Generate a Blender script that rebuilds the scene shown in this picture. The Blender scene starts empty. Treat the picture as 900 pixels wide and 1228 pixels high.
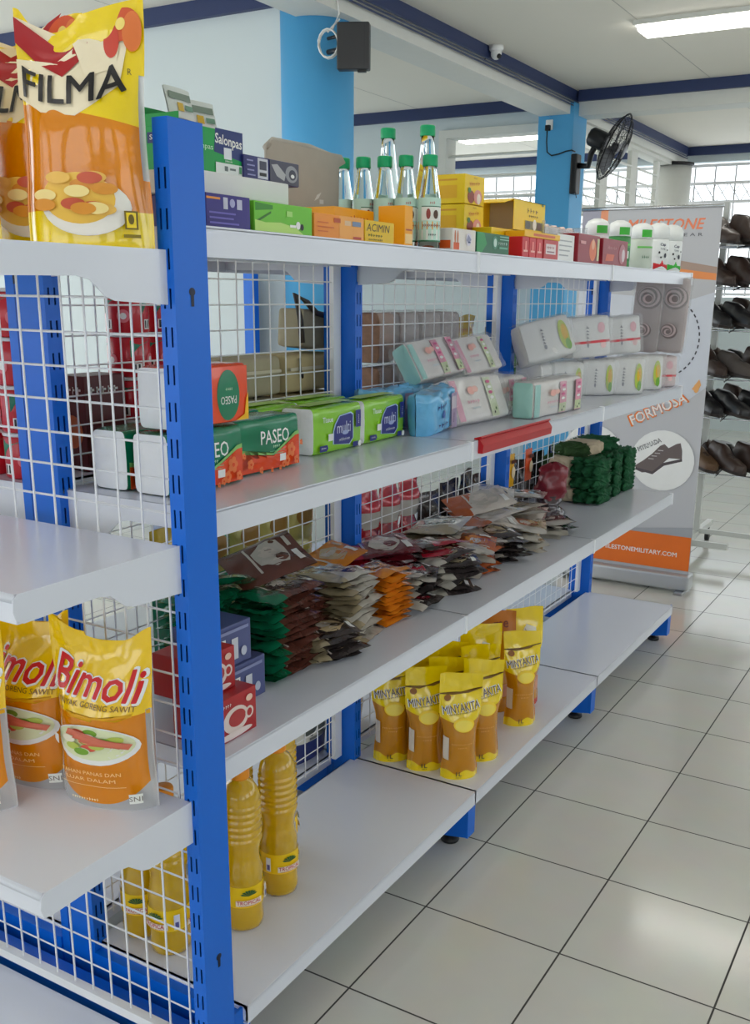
import bpy, bmesh, math, random
from mathutils import Vector, Matrix, Euler, noise as mnoise
random.seed(7)
S = bpy.context.scene
COL = S.collection
PI = math.pi

# ------------------------------------------------------------------ colours and materials
def lin(c):
    c /= 255.0
    return c / 12.92 if c <= 0.04045 else ((c + 0.055) / 1.055) ** 2.4
def rgb(r, g, b): return (lin(r), lin(g), lin(b), 1)
MATS = {}
def mat(name, col, rough=0.45, metal=0.0, trans=0.0, ior=1.45, coat=0.0, var=0.06, vscale=18, bump=0.0, bscale=60, emit=0.0, sss=0.0, alpha=1.0):
    if name in MATS: return MATS[name]
    m = bpy.data.materials.new(name); m.use_nodes = True
    n, l = m.node_tree.nodes, m.node_tree.links
    b = n['Principled BSDF']
    c = rgb(*col)
    b.inputs['Base Color'].default_value = c
    b.inputs['Roughness'].default_value = rough
    b.inputs['Metallic'].default_value = metal
    b.inputs['IOR'].default_value = ior
    b.inputs['Transmission Weight'].default_value = trans
    b.inputs['Coat Weight'].default_value = coat
    b.inputs['Coat Roughness'].default_value = 0.05
    b.inputs['Alpha'].default_value = alpha
    if sss: b.inputs['Subsurface Weight'].default_value = sss
    if emit:
        b.inputs['Emission Color'].default_value = c
        b.inputs['Emission Strength'].default_value = emit
    if var or bump:
        tc = n.new('ShaderNodeTexCoord')
        nz = n.new('ShaderNodeTexNoise'); nz.inputs['Scale'].default_value = vscale; nz.inputs['Detail'].default_value = 3
        l.new(tc.outputs['Object'], nz.inputs['Vector'])
        if var:
            mx = n.new('ShaderNodeMix'); mx.data_type = 'RGBA'
            mx.inputs[6].default_value = tuple(min(1, x * (1 - var)) for x in c[:3]) + (1,)
            mx.inputs[7].default_value = tuple(min(1, x * (1 + var)) for x in c[:3]) + (1,)
            l.new(nz.outputs['Fac'], mx.inputs[0]); l.new(mx.outputs[2], b.inputs['Base Color'])
        if bump:
            n2 = n.new('ShaderNodeTexNoise'); n2.inputs['Scale'].default_value = bscale; n2.inputs['Detail'].default_value = 4
            l.new(tc.outputs['Object'], n2.inputs['Vector'])
            bp = n.new('ShaderNodeBump'); bp.inputs['Strength'].default_value = bump; bp.inputs['Distance'].default_value = 0.004
            l.new(n2.outputs['Fac'], bp.inputs['Height']); l.new(bp.outputs['Normal'], b.inputs['Normal'])
    MATS[name] = m
    return m
def film_mat(name, tint=(235, 238, 240), clear=0.72, rough=0.12, bump=0.9, bscale=45):
    """thin crinkled cling film: mostly see-through, the rest glossy"""
    if name in MATS: return MATS[name]
    m = bpy.data.materials.new(name); m.use_nodes = True
    n, l = m.node_tree.nodes, m.node_tree.links
    for x in list(n): n.remove(x)
    out = n.new('ShaderNodeOutputMaterial'); mix = n.new('ShaderNodeMixShader')
    tr = n.new('ShaderNodeBsdfTransparent'); tr.inputs[0].default_value = rgb(250, 250, 250)
    pr = n.new('ShaderNodeBsdfPrincipled'); pr.inputs['Base Color'].default_value = rgb(*tint)
    pr.inputs['Roughness'].default_value = rough
    tc = n.new('ShaderNodeTexCoord'); nz = n.new('ShaderNodeTexNoise'); nz.inputs['Scale'].default_value = bscale; nz.inputs['Detail'].default_value = 3
    bp = n.new('ShaderNodeBump'); bp.inputs['Strength'].default_value = bump; bp.inputs['Distance'].default_value = 0.006
    l.new(tc.outputs['Object'], nz.inputs['Vector']); l.new(nz.outputs['Fac'], bp.inputs['Height']); l.new(bp.outputs['Normal'], pr.inputs['Normal'])
    mix.inputs[0].default_value = 1 - clear
    l.new(tr.outputs[0], mix.inputs[1]); l.new(pr.outputs[0], mix.inputs[2]); l.new(mix.outputs[0], out.inputs[0])
    MATS[name] = m
    return m
def flat(r, g, b, rough=0.4): return mat('ink_%d_%d_%d' % (r, g, b), (r, g, b), rough, var=0.04)

STEEL = mat('white_enamel_steel', (220, 223, 234), 0.2, var=0.02, vscale=4)
WIRE = mat('white_coated_wire', (236, 236, 238), 0.3, var=0.02)
BLUE = mat('blue_enamel_steel', (0, 104, 214), 0.38, var=0.03, vscale=5)
BLACK = mat('black_plastic', (24, 24, 27), 0.4, var=0.1)
CHROME = mat('chrome', (200, 202, 205), 0.2, metal=1.0, var=0.02)
WHITE = flat(240, 240, 238)
INK = flat(30, 28, 32)
NAVYINK = flat(36, 42, 120)
RED = flat(205, 32, 40)
FILM = film_mat('clear_wrap')
PAPERWHITE = mat('tissue_paper', (244, 244, 244), 0.8, var=0.03, bump=0.3, bscale=80)

# ------------------------------------------------------------------ mesh builder
TEXT = {}
def text_geo(s, bold=0.0, fine=False):
    key = (s, bold, fine)
    if key in TEXT: return TEXT[key]
    cu = bpy.data.curves.new('lettering_curve', 'FONT'); cu.body = s; cu.size = 1; cu.resolution_u = 2
    cu.fill_mode = 'FRONT'
    ob = bpy.data.objects.new('lettering_curve', cu); COL.objects.link(ob)
    dg = bpy.context.evaluated_depsgraph_get()
    me = bpy.data.meshes.new_from_object(ob.evaluated_get(dg))
    if fine:
        bm = bmesh.new(); bm.from_mesh(me)
        for _ in range(3):
            bmesh.ops.triangulate(bm, faces=bm.faces[:])
            lg = [e for e in bm.edges if e.calc_length() > 0.22]
            if lg: bmesh.ops.subdivide_edges(bm, edges=lg, cuts=1)
        bmesh.ops.triangulate(bm, faces=bm.faces[:]); bm.to_mesh(me); bm.free()
    vs = [(v.co.x, v.co.y) for v in me.vertices]; fs = [tuple(p.vertices) for p in me.polygons]
    bpy.data.objects.remove(ob); bpy.data.curves.remove(cu); bpy.data.meshes.remove(me)
    x0 = min(v[0] for v in vs); x1 = max(v[0] for v in vs); y0 = min(v[1] for v in vs); y1 = max(v[1] for v in vs)
    h = max(1e-6, y1 - y0)
    vs = [((x - (x0 + x1) / 2) / h, (y - (y0 + y1) / 2) / h) for x, y in vs]
    if bold:  # heavier strokes: the glyphs repeated on a small ring
        n0 = len(vs); v0, f0 = list(vs), list(fs); rb = bold * .62
        for q in range(8):
            dx, dy = rb * math.cos(q * PI / 4), rb * math.sin(q * PI / 4)
            fs += [tuple(i + n0 * (q + 1) for i in f) for f in f0]; vs += [(x + dx, y + dy) for x, y in v0]
    TEXT[key] = (vs, fs, (x1 - x0) / h)
    return TEXT[key]

class MB:
    def __init__(s): s.v, s.f, s.mi, s.sm, s.mats = [], [], [], [], []
    def midx(s, m):
        if m not in s.mats: s.mats.append(m)
        return s.mats.index(m)
    def add(s, vs, fs, m, smooth=False, M=None):
        o = len(s.v); i = s.midx(m) if not isinstance(m, (list, tuple)) else None
        s.v += [tuple(M @ Vector(v)) if M is not None else tuple(v) for v in vs]
        for k, f in enumerate(fs):
            s.f.append(tuple(x + o for x in f)); s.mi.append(i if i is not None else s.midx(m[k])); s.sm.append(smooth)
    def box(s, x0, x1, y0, y1, z0, z1, m, M=None):
        s.add([(x0, y0, z0), (x1, y0, z0), (x1, y1, z0), (x0, y1, z0), (x0, y0, z1), (x1, y0, z1), (x1, y1, z1), (x0, y1, z1)],
              [(3, 2, 1, 0), (4, 5, 6, 7), (0, 1, 5, 4), (1, 2, 6, 5), (2, 3, 7, 6), (3, 0, 4, 7)], m, False, M)
    def rbox(s, x0, x1, y0, y1, z0, z1, m, r=0.002, seg=2, M=None):
        bm = bmesh.new(); bmesh.ops.create_cube(bm, size=1)
        for v in bm.verts: v.co = Vector(((x0 + x1) / 2 + v.co.x * (x1 - x0), (y0 + y1) / 2 + v.co.y * (y1 - y0), (z0 + z1) / 2 + v.co.z * (z1 - z0)))
        bmesh.ops.bevel(bm, geom=bm.edges[:], offset=r, segments=seg, profile=0.6, affect='EDGES')
        bm.verts.index_update()
        s.add([v.co.copy() for v in bm.verts], [[v.index for v in f.verts] for f in bm.faces], m, False, M); bm.free()
    def grid(s, fn, nu, nv, m, smooth=True, M=None, flip=False, cu=False):
        vs = []; fs = []; ms = []
        W = nu if cu else nu + 1
        for j in range(nv + 1):
            for i in range(W): vs.append(fn(i / nu, j / nv))
        for j in range(nv):
            for i in range(nu):
                a, b = j * W + i, j * W + (i + 1) % W; q = (a, b, b + W, a + W)
                fs.append(q[::-1] if flip else q)
                if callable(m): ms.append(m((i + .5) / nu, (j + .5) / nv))
        s.add(vs, fs, ms if callable(m) else m, smooth, M)
    def lathe(s, prof, seg, m, M=None, caps=True):
        n = len(prof); vs = []; fs = []; ms = []
        for r, z in prof:
            for i in range(seg):
                a = 2 * PI * i / seg; vs.append((r * math.cos(a), r * math.sin(a), z))
        for j in range(n - 1):
            for i in range(seg):
                k = (i + 1) % seg; fs.append((j * seg + i, j * seg + k, (j + 1) * seg + k, (j + 1) * seg + i))
                if isinstance(m, (list, tuple)): ms.append(m[j])
        if caps:
            fs.append(tuple(range(seg))[::-1]); fs.append(tuple((n - 1) * seg + i for i in range(seg)))
            if isinstance(m, (list, tuple)): ms += [m[0], m[-1]]
        s.add(vs, fs, ms if ms else m, True, M)
    def tube(s, pts, r, m, seg=6, closed=False, M=None):
        pts = [Vector(p) for p in pts]; n = len(pts); vs = []; fs = []
        up = Vector((0.13, 0.21, 0.97))
        for i, p in enumerate(pts):
            a = pts[(i - 1) % n] if (closed or i > 0) else p; b = pts[(i + 1) % n] if (closed or i < n - 1) else p
            t = (b - a).normalized(); x = t.cross(up)
            if x.length < 1e-3: x = t.cross(Vector((1, 0, 0)))
            x.normalize(); y = t.cross(x); rr = r[i] if isinstance(r, (list, tuple)) else r
            for k in range(seg):
                an = 2 * PI * k / seg; vs.append(p + x * rr * math.cos(an) + y * rr * math.sin(an))
        for i in range(n if closed else n - 1):
            j = (i + 1) % n
            for k in range(seg):
                q = (k + 1) % seg; fs.append((i * seg + k, i * seg + q, j * seg + q, j * seg + k))
        if not closed: fs += [tuple(range(seg))[::-1], tuple((n - 1) * seg + k for k in range(seg))]
        s.add(vs, fs, m, seg > 4, M)
    def wire(s, a, b, r, m):
        s.tube([a, b], r, m, 4)
    def prism(s, out, d0, d1, m, axes='xzy', M=None):
        """outline in the first two axes, pushed from d0 to d1 on the third"""
        n = len(out); ix = ['xyz'.index(c) for c in axes]; vs = []
        for d in (d0, d1):
            for a, b in out:
                p = [0, 0, 0]; p[ix[0]] = a; p[ix[1]] = b; p[ix[2]] = d; vs.append(tuple(p))
        fs = [tuple(range(n)), tuple(range(2 * n - 1, n - 1, -1))] + [(i, i + n, (i + 1) % n + n, (i + 1) % n) for i in range(n)]
        s.add(vs, fs, m, False, M)
    def ball(s, c, r, m, seg=12, M=None, sc=(1, 1, 1)):
        ring = 8
        s.grid(lambda u, v: (c[0] + sc[0] * r * math.cos(2 * PI * u) * math.sin(PI * v), c[1] + sc[1] * r * math.sin(2 * PI * u) * math.sin(PI * v), c[2] - sc[2] * r * math.cos(PI * v)), seg, ring, m, True, M, cu=True)
    def decals(s, fn, ds, sub=1, base=0.0003, step=0.0003):
        for k, d in enumerate(ds):
            off = base + step * k
            t = d[0]
            if t == 'r':
                _, u0, v0, u1, v1, m = d[:6]
                s.grid(lambda a, b: fn(u0 + (u1 - u0) * a, v0 + (v1 - v0) * b, off), max(1, 4 * sub if sub > 1 else 1), max(1, 4 * sub if sub > 1 else 1), m, sub > 1)
            elif t in 'ep':
                if t == 'e':
                    _, cu, cv, ru, rv, m = d[:6]
                    P = [(cu + ru * math.cos(2 * PI * i / 28), cv + rv * math.sin(2 * PI * i / 28)) for i in range(28)]
                else:
                    P, m = d[1], d[2]; cu = sum(p[0] for p in P) / len(P); cv = sum(p[1] for p in P) / len(P)
                    if sub == 1:
                        s.add([fn(u, v, off) for u, v in P], [tuple(range(len(P)))], m); continue
                if sub == 1: s.add([fn(u, v, off) for u, v in P], [tuple(range(len(P)))], m); continue
                n = len(P); vs = [fn(cu, cv, off)]; fs = []; R = 4
                for q in range(1, R + 1):
                    for u, v in P: vs.append(fn(cu + (u - cu) * q / R, cv + (v - cv) * q / R, off))
                for i in range(n):
                    fs.append((0, 1 + i, 1 + (i + 1) % n))
                    for q in range(R - 1):
                        a = 1 + q * n; fs.append((a + i, a + n + i, a + n + (i + 1) % n, a + (i + 1) % n))
                s.add(vs, fs, m, True)
            elif t == 't':
                _, txt, cu, cv, h, m = d[:6]
                o = d[6] if len(d) > 6 else {}
                if txt[0] == '~':  # print too small to read: a row of letter-sized strokes
                    n = int(txt[1:]); w = o.get('w', 0) or n * h * .62; rr = random.Random(n); ca, sa = math.cos(math.radians(o.get('rot', 0))), math.sin(math.radians(o.get('rot', 0)))
                    for q in range(n):
                        x0 = -w / 2 + w * q / n; x1 = x0 + w / n * rr.uniform(.45, .75); y1 = h * (.5 if rr.random() < .3 else .3)
                        for X0, X1, Y0, Y1 in ((x0, x0 + (x1 - x0) * .4, -h * .45, y1), (x0, x1, -h * .1, h * .12)):
                            s.add([fn(cu + X * ca - Y * sa, cv + X * sa + Y * ca, off) for X, Y in ((X0, Y0), (X1, Y0), (X1, Y1), (X0, Y1))], [(0, 1, 2, 3)], m)
                    continue
                vs, fs, asp = text_geo(txt, o.get('bold', 0.0), sub > 1 and h > .007); w = o.get('w', 0); sx = (w / asp if w else h)
                a = math.radians(o.get('rot', 0)); sh = o.get('shear', 0); arc = o.get('arc', 0)
                q = []
                n0 = len(vs) // 9 if o.get('bold', 0.0) else len(vs)
                for iv, (x, y) in enumerate(vs):
                    X, Y = x * sx + sh * y * h, y * h
                    Y += arc * X * X
                    q.append(fn(cu + X * math.cos(a) - Y * math.sin(a), cv + X * math.sin(a) + Y * math.cos(a), off + 1.2e-5 * (iv // n0)))
                s.add(q, fs, m)
    def build(s, name, parent=None, label=None):
        me = bpy.data.meshes.new(name); me.from_pydata(s.v, [], s.f)
        for m in s.mats: me.materials.append(m)
        me.polygons.foreach_set('material_index', s.mi); me.polygons.foreach_set('use_smooth', s.sm)
        me.update()
        o = bpy.data.objects.new(name, me); COL.objects.link(o)
        if parent: o.parent = parent
        if label: o['label'] = label
        return o

def tag(o, label, cat, group=None, kind=None, loc=None, rot=None):
    o['label'] = label; o['category'] = cat
    if group: o['group'] = group
    if kind: o['kind'] = kind
    if loc is not None: o.location = loc
    if rot is not None: o.rotation_euler = rot if isinstance(rot, (tuple, list, Euler)) else (0, 0, rot)
    return o
def thing(name, label, cat, loc=(0, 0, 0), rot=0, group=None):
    e = bpy.data.objects.new(name, None); e.empty_display_size = 0.05; COL.objects.link(e)
    return tag(e, label, cat, group, None, loc, rot)
def struct(o, label=None, cat=None):
    o['kind'] = 'structure'
    if label: o['label'] = label; o['category'] = cat
    return o
def copy_tree(o, parent=None):
    c = o.copy(); COL.objects.link(c)
    if parent: c.parent = parent
    for ch in list(o.children): copy_tree(ch, c)
    return c
def dup(o, label, loc, rot=0, group=None, scale=None):
    c = copy_tree(o); c['label'] = label; c.location = loc
    c.rotation_euler = rot if isinstance(rot, (tuple, list)) else (0, 0, rot)
    if group: c['group'] = group
    if scale: c.scale = scale
    return c
ORD = ['lowest', 'second', 'third', 'fourth', 'fifth', 'sixth', 'seventh', 'eighth', 'ninth', 'tenth', 'eleventh', 'twelfth', 'thirteenth', 'fourteenth', 'fifteenth', 'sixteenth']

# ------------------------------------------------------------------ camera
PX, PY = 472.2119, 680.8935
F = 1189.9476
yaw, pitch, roll = 0.5263, -0.2682, 0.0125
fw = Vector((-math.sin(yaw) * math.cos(pitch), math.cos(yaw) * math.cos(pitch), math.sin(pitch)))
rt = Vector((math.cos(yaw), math.sin(yaw), 0)); up = rt.cross(fw)
r2 = rt * math.cos(roll) + up * math.sin(roll); u2 = up * math.cos(roll) - rt * math.sin(roll)
cam = bpy.data.cameras.new('camera'); co = bpy.data.objects.new('camera', cam); COL.objects.link(co)
M = Matrix((r2, u2, -fw)).transposed().to_4x4(); M.translation = Vector((1.2914, -1.1192, 1.3312)); co.matrix_world = M
cam.sensor_fit = 'VERTICAL'; cam.sensor_height = 36; cam.lens = F / 1228 * 36
cam.shift_x = (450 - PX) / 1228; cam.shift_y = (PY - 614) / 1228; cam.clip_start = 0.02
S.camera = co

# ------------------------------------------------------------------ room
ZC = 2.8
def floor_material():
    m = bpy.data.materials.new('glazed_floor_tiles'); m.use_nodes = True
    n, l = m.node_tree.nodes, m.node_tree.links; b = n['Principled BSDF']
    tc = n.new('ShaderNodeTexCoord'); mp = n.new('ShaderNodeMapping')
    t = 0.3197
    mp.inputs['Location'].default_value = (-(0.3784 - 40 * t), -(1.2559 - 40 * t), 0)
    br = n.new('ShaderNodeTexBrick'); br.offset = 0; br.squash = 1
    br.inputs['Scale'].default_value = 1; br.inputs['Brick Width'].default_value = t; br.inputs['Row Height'].default_value = t
    br.inputs['Mortar Size'].default_value = 0.0022; br.inputs['Mortar Smooth'].default_value = 0.2; br.inputs['Bias'].default_value = 0
    br.inputs['Color1'].default_value = rgb(216, 214, 206); br.inputs['Color2'].default_value = rgb(208, 207, 200); br.inputs['Mortar'].default_value = rgb(58, 56, 54)
    l.new(tc.outputs['Object'], mp.inputs['Vector']); l.new(mp.outputs['Vector'], br.inputs['Vector'])
    nz = n.new('ShaderNodeTexNoise'); nz.inputs['Scale'].default_value = 9; nz.inputs['Detail'].default_value = 5
    l.new(tc.outputs['Object'], nz.inputs['Vector'])
    mx = n.new('ShaderNodeMix'); mx.data_type = 'RGBA'; mx.blend_type = 'MULTIPLY'; mx.inputs[0].default_value = 0.12
    l.new(br.outputs['Color'], mx.inputs[6]); l.new(nz.outputs['Color'], mx.inputs[7]); l.new(mx.outputs[2], b.inputs['Base Color'])
    rm = n.new('ShaderNodeMapRange'); rm.inputs['To Min'].default_value = 0.14; rm.inputs['To Max'].default_value = 0.7
    l.new(br.outputs['Fac'], rm.inputs['Value']); l.new(rm.outputs[0], b.inputs['Roughness'])
    bp = n.new('ShaderNodeBump'); bp.inputs['Strength'].default_value = 0.4; bp.inputs['Distance'].default_value = -0.002
    l.new(br.outputs['Fac'], bp.inputs['Height']); l.new(bp.outputs['Normal'], b.inputs['Normal'])
    return m
WALL = mat('painted_wall', (208, 218, 221), 0.7, var=0.02, vscale=2, bump=0.08, bscale=40)
CEIL = mat('ceiling_paint', (236, 231, 220), 0.8, var=0.02, vscale=1.5)
NAVY = mat('navy_trim_paint', (44, 58, 100), 0.5, var=0.05)
SKYBLUE = mat('sky_blue_paint', (84, 170, 224), 0.5, var=0.03, vscale=3)
GREYW = mat('pale_grey_paint', (222, 222, 216), 0.6, var=0.03)

b = MB(); b.box(-7, 5, -5, 9.9, -0.1, 0, floor_material()); struct(b.build('floor'))
b = MB(); b.box(-7, 5, -5, 9.9, ZC, ZC + 0.1, CEIL)
SEAM = flat(176, 172, 164)
for x in (-0.62, 1.8, -3.0): b.box(x, x + 0.004, -5, 9.7, ZC - 0.001, ZC + 0.02, SEAM)
struct(b.build('ceiling'))
b = MB(); b.box(-7, -1.98, 3.36, 3.5, 0, ZC, WALL); struct(b.build('wall_left'))
b = MB(); b.box(-7, -1.98, 3.325, 3.36, ZC - 0.085, ZC, NAVY); struct(b.build('trim_1'))
# round column where the left wall ends
b = MB(); b.lathe([(0.185, 0.0), (0.185, 0.9)], 32, WALL, Matrix.Translation((-1.84, 3.44, 0)), True)
b.lathe([(0.185, 0.9), (0.185, ZC)], 32, SKYBLUE, Matrix.Translation((-1.84, 3.44, 0)), True)
struct(b.build('column_left'))
# beam along the column row with its navy top trim and surface cables
b = MB(); b.box(-1.84, -1.6, -5, 9.7, ZC - 0.17, ZC, GREYW); struct(b.build('beam_long'))
b = MB(); b.box(-1.6, -1.585, -5, 9.7, ZC - 0.07, ZC, NAVY)
for k in range(3): b.tube([(-1.58, -5, ZC - 0.075 - 0.018 * k), (-1.578, 9.6, ZC - 0.078 - 0.018 * k)], 0.005, NAVY, 5)
struct(b.build('trim_2'))
for k, y in enumerate((6.40, 9.62)):
    if k == 0:
        b = MB(); b.box(-1.58, 5, 6.46, 6.66, ZC - 0.17, ZC, GREYW); struct(b.build('beam_cross'))
        b = MB(); b.box(-1.57, 5, 6.43, 6.46, ZC - 0.075, ZC, NAVY); struct(b.build('trim_3'))
    else:
        b = MB(); b.box(-7, 5, 9.63, 9.66, ZC - 0.08, ZC, NAVY); struct(b.build('trim_4'))
# back-left wall with its louvre opening beside the pillar
WY0, WY1 = 6.6, 6.72
b = MB()
b.box(-7, -2.80, WY0, WY1, 0, ZC, WALL); b.box(-2.80, -1.84, WY0, WY1, 2.62, ZC, WALL); b.box(-2.80, -1.84, WY0, WY1, 0, 1.55, WALL)
struct(b.build('wall_back'))
b = MB(); b.box(-7, -1.84, 6.565, 6.6, ZC - 0.085, ZC, NAVY); struct(b.build('trim_5'))
w = MB()
w.box(-2.80, -2.73, 6.57, 6.74, 1.55, 2.62, GREYW); w.box(-1.93, -1.84, 6.57, 6.74, 1.55, 2.62, GREYW)
w.box(-2.73, -1.93, 6.57, 6.74, 2.56, 2.62, GREYW); w.box(-2.73, -1.93, 6.57, 6.74, 1.55, 1.61, GREYW)
win = struct(w.build('window_1'))
for k, z in enumerate((2.43, 2.27, 2.11, 1.95, 1.79)):
    l_ = MB(); l_.box(-2.73, -1.93, -0.05, 0.05, -0.006, 0.006, GREYW)
    o = l_.build('louvre_slat', win); o.location = (0, 6.66, z); o.rotation_euler = (math.radians(14), 0, 0)
# square pillar
b = MB(); b.rbox(-1.85, -1.57, 6.36, 6.64, 0, ZC - 0.085, SKYBLUE, 0.008); struct(b.build('pillar_back'))
# wall along the row past the pillar: open louvre windows above a sill
b = MB(); b.box(-1.78, -1.64, 6.64, 9.66, 0, 1.7, WALL); b.box(-1.78, -1.64, 6.64, 9.66, 2.6, ZC - 0.17, GREYW); struct(b.build('wall_side'))
for k, (y0, y1) in enumerate(((6.66, 7.45), (7.45, 8.25), (8.25, 9.05))):
    w = MB()
    for yy in (y0, y1 - 0.09): w.box(-1.73, -1.69, yy, yy + 0.09, 1.7, 2.6, GREYW)
    w.box(-1.75, -1.67, y0, y1, 1.98, 2.05, GREYW)
    win = struct(w.build('window_%d' % (k + 2)))
    for q in range(4):
        l_ = MB(); l_.box(-0.05, 0.05, y0 + 0.09, y1 - 0.09, -0.006, 0.006, GREYW)
        o = l_.build('louvre_slat', win); o.location = (-1.71, 0, 2.13 + 0.115 * q); o.rotation_euler = (0, math.radians(16), 0)
# white corner column with a dark cable ring
b = MB(); b.lathe([(0.17, 0), (0.17, 2.6)], 28, GREYW, Matrix.Translation((-1.66, 9.45, 0))); b.lathe([(0.19, 2.6), (0.19, 2.63)], 28, INK, Matrix.Translation((-1.66, 9.45, 0)))
struct(b.build('column_back'))
# far wall with a band of barred windows
b = MB(); b.box(-7, 5, 9.7, 9.84, 0, 1.35, WALL); b.box(-7, 5, 9.7, 9.84, 2.66, ZC, WALL)
for x in (-7, -4.75, -2.9, -0.2 + 0.9, 2.6, 4.8): b.box(x, x + 0.16, 9.7, 9.84, 1.35, 2.66, WALL)
struct(b.build('wall_far'))
GLASS = film_mat('window_glass', (225, 230, 232), 0.9, 0.05, 0.05, 8)
for k, (x0, x1) in enumerate(((-6.84, -4.75), (-4.59, -2.9), (-2.74, 0.7), (0.86, 2.6), (2.76, 4.8))):
    w = MB()
    for z in (1.38, 1.62, 1.86, 2.10, 2.28, 2.46, 2.63): w.box(x0, x1, 9.74, 9.77, z - 0.014, z + 0.014, WIRE)
    n = int((x1 - x0) / 0.2)
    for i in range(n + 1): xx = x0 + (x1 - x0) * i / n; w.box(xx - 0.005, xx + 0.005, 9.745, 9.765, 1.36, 2.64, flat(150, 152, 152))
    q = x0
    while q < x1 - 0.1:
        w.wire((q, 9.755, 2.28), (q + 0.12, 9.755, 2.46), 0.004, flat(150, 152, 152)); w.wire((q + 0.12, 9.755, 2.28), (q, 9.755, 2.46), 0.004, flat(150, 152, 152)); q += 0.12
    win = struct(w.build('window_%d' % (k + 5)))
    p = MB(); p.box(x0, x1, 9.80, 9.806, 1.35, 2.66, GLASS); p.build('pane', win)

# unseen wall added to dim the aisle side, with a band of windows
b = MB(); b.box(5, 5.12, -5, 9.84, 0, 1.15, WALL); b.box(5, 5.12, -5, 9.84, 2.35, ZC, WALL)
for y in (-5, -2.2, 0.6, 3.4, 6.2, 9.0): b.box(5, 5.12, y, y + 0.8, 1.15, 2.35, WALL)
struct(b.build('wall_right_added'))
b = MB(); b.box(-7, 5, -5.12, -5, 0, 0.8, WALL); b.box(-7, 5, -5.12, -5, 2.5, ZC, WALL)  # unseen wall added behind the camera; its openings give bright reflections
for x in (-7, -4.6, -2.3, 0.0, 2.3, 4.4): b.box(x, x + 0.6, -5.12, -5, 0.8, 2.5, WALL)
struct(b.build('wall_front_added'))
# ------------------------------------------------------------------ lighting
TUBE = mat('lamp_diffuser', (255, 253, 246), 0.5, emit=9.0, var=0)
def lamp(x, y, label):
    t = thing('ceiling_lamp', label, 'lamp', (x, y, ZC))
    h = MB(); h.box(-0.62, 0.62, -0.125, 0.125, -0.025, 0.0, GREYW); h.build('housing', t)
    d = MB(); d.prism([(-0.115, -0.026), (0.115, -0.026), (0.09, -0.05), (-0.09, -0.05)], -0.6, 0.6, TUBE, 'yzx'); d.build('diffuser', t)
lamp(-0.02, 4.87, 'lit fluorescent ceiling lamp running out of frame at the upper right corner')
lamp(-2.75, 8.1, 'lit fluorescent ceiling lamp seen through the louvre window beside the blue pillar')
lamp(-0.02, 1.7, 'added unseen fluorescent ceiling lamp above the long shelving')  # this and the lamps below are added out of view to brighten the room
lamp(-0.02, -1.5, 'added unseen fluorescent ceiling lamp before the shelving end')
lamp(2.7, 4.87, 'added unseen fluorescent ceiling lamp above the aisle by the shoe rack')
lamp(-3.3, 0.8, 'added unseen fluorescent ceiling lamp before the plain left wall')
lamp(0.6, 8.1, 'added unseen fluorescent ceiling lamp near the far barred windows')
wd = bpy.data.worlds.new('daylight'); S.world = wd; wd.use_nodes = True
bg = wd.node_tree.nodes['Background']; bg.inputs[0].default_value = (0.90, 0.96, 1.0, 1); bg.inputs[1].default_value = 2.6
S.view_settings.view_transform = 'Standard'; S.view_settings.look = 'None'; S.view_settings.gamma = 1; S.view_settings.exposure = 0.06
S.view_settings.use_curve_mapping = False
S.cycles.use_denoising = True
S.cycles.max_bounces = 10; S.cycles.transparent_max_bounces = 24; S.cycles.diffuse_bounces = 5
S.cycles.caustics_reflective = False; S.cycles.caustics_refractive = False
S.cycles.sample_clamp_indirect = 6

# ------------------------------------------------------------------ gondola shelving
L = 0.9; XC = -0.028; SH = 0.3504; DH = 0.389; Z0, Z1, Z2, Z3 = 0.1545, 0.604, 1.015, 1.422
def bracket_outline(d, h0=0.036, h1=0.07):
    # d measured from the upright to the shelf front
    return [(0.0, 0.0), (d, 0.0), (d, -h0), (0.155, -h0), (0.135, -h0 - 0.004), (0.11, -h0 - 0.024), (0.095, -h0 - 0.029), (0.0, -h1)]
def slotted_upright(b, ax, c0, c1, d0, d1, H, slots=True, faces=(0,)):
    """hollow post; ax 'y': slotted faces look along y and c is the x span; ax 'x': the reverse. real slots on the two faces"""
    w = c1 - c0
    cs = [c0, c0 + w * .24, c0 + w * .36, c0 + w * .64, c0 + w * .76, c1]
    zs = [0.0]; z = 0.06
    while z < H - 0.05: zs += [z, z + 0.026]; z += 0.05
    zs.append(H)
    for d in (d0, d1):
        vs = []; fs = []
        for zz in zs:
            for c in cs: vs.append((c, d, zz) if ax == 'y' else (d, c, zz))
        for j in range(len(zs) - 1):
            for i in range(5):
                if i in (1, 3) and j % 2 == 1: continue
                a = j * 6 + i; fs.append((a, a + 1, a + 7, a + 6))
        b.add(vs, fs, BLUE)
    q = [(c0, d0), (c0, d1)], [(c1, d0), (c1, d1)]
    for p in q:
        P = [(x, y) if ax == 'y' else (y, x) for x, y in p]
        b.add([(P[0][0], P[0][1], 0), (P[1][0], P[1][1], 0), (P[1][0], P[1][1], H), (P[0][0], P[0][1], H)], [(0, 1, 2, 3)], BLUE)
    P = [(c0, d0), (c1, d0), (c1, d1), (c0, d1)]; P = [(x, y) if ax == 'y' else (y, x) for x, y in P]
    b.add([(x, y, H) for x, y in P], [(0, 1, 2, 3)], BLUE)
def keyhole(b, fn, z, m=None):
    m = m or flat(12, 20, 50)
    b.decals(fn, [('e', 0, z, 0.0048, 0.0055, m), ('p', [(-0.0022, z - 0.019), (0.0022, z - 0.019), (0.0026, z), (-0.0026, z)], m)])

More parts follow.
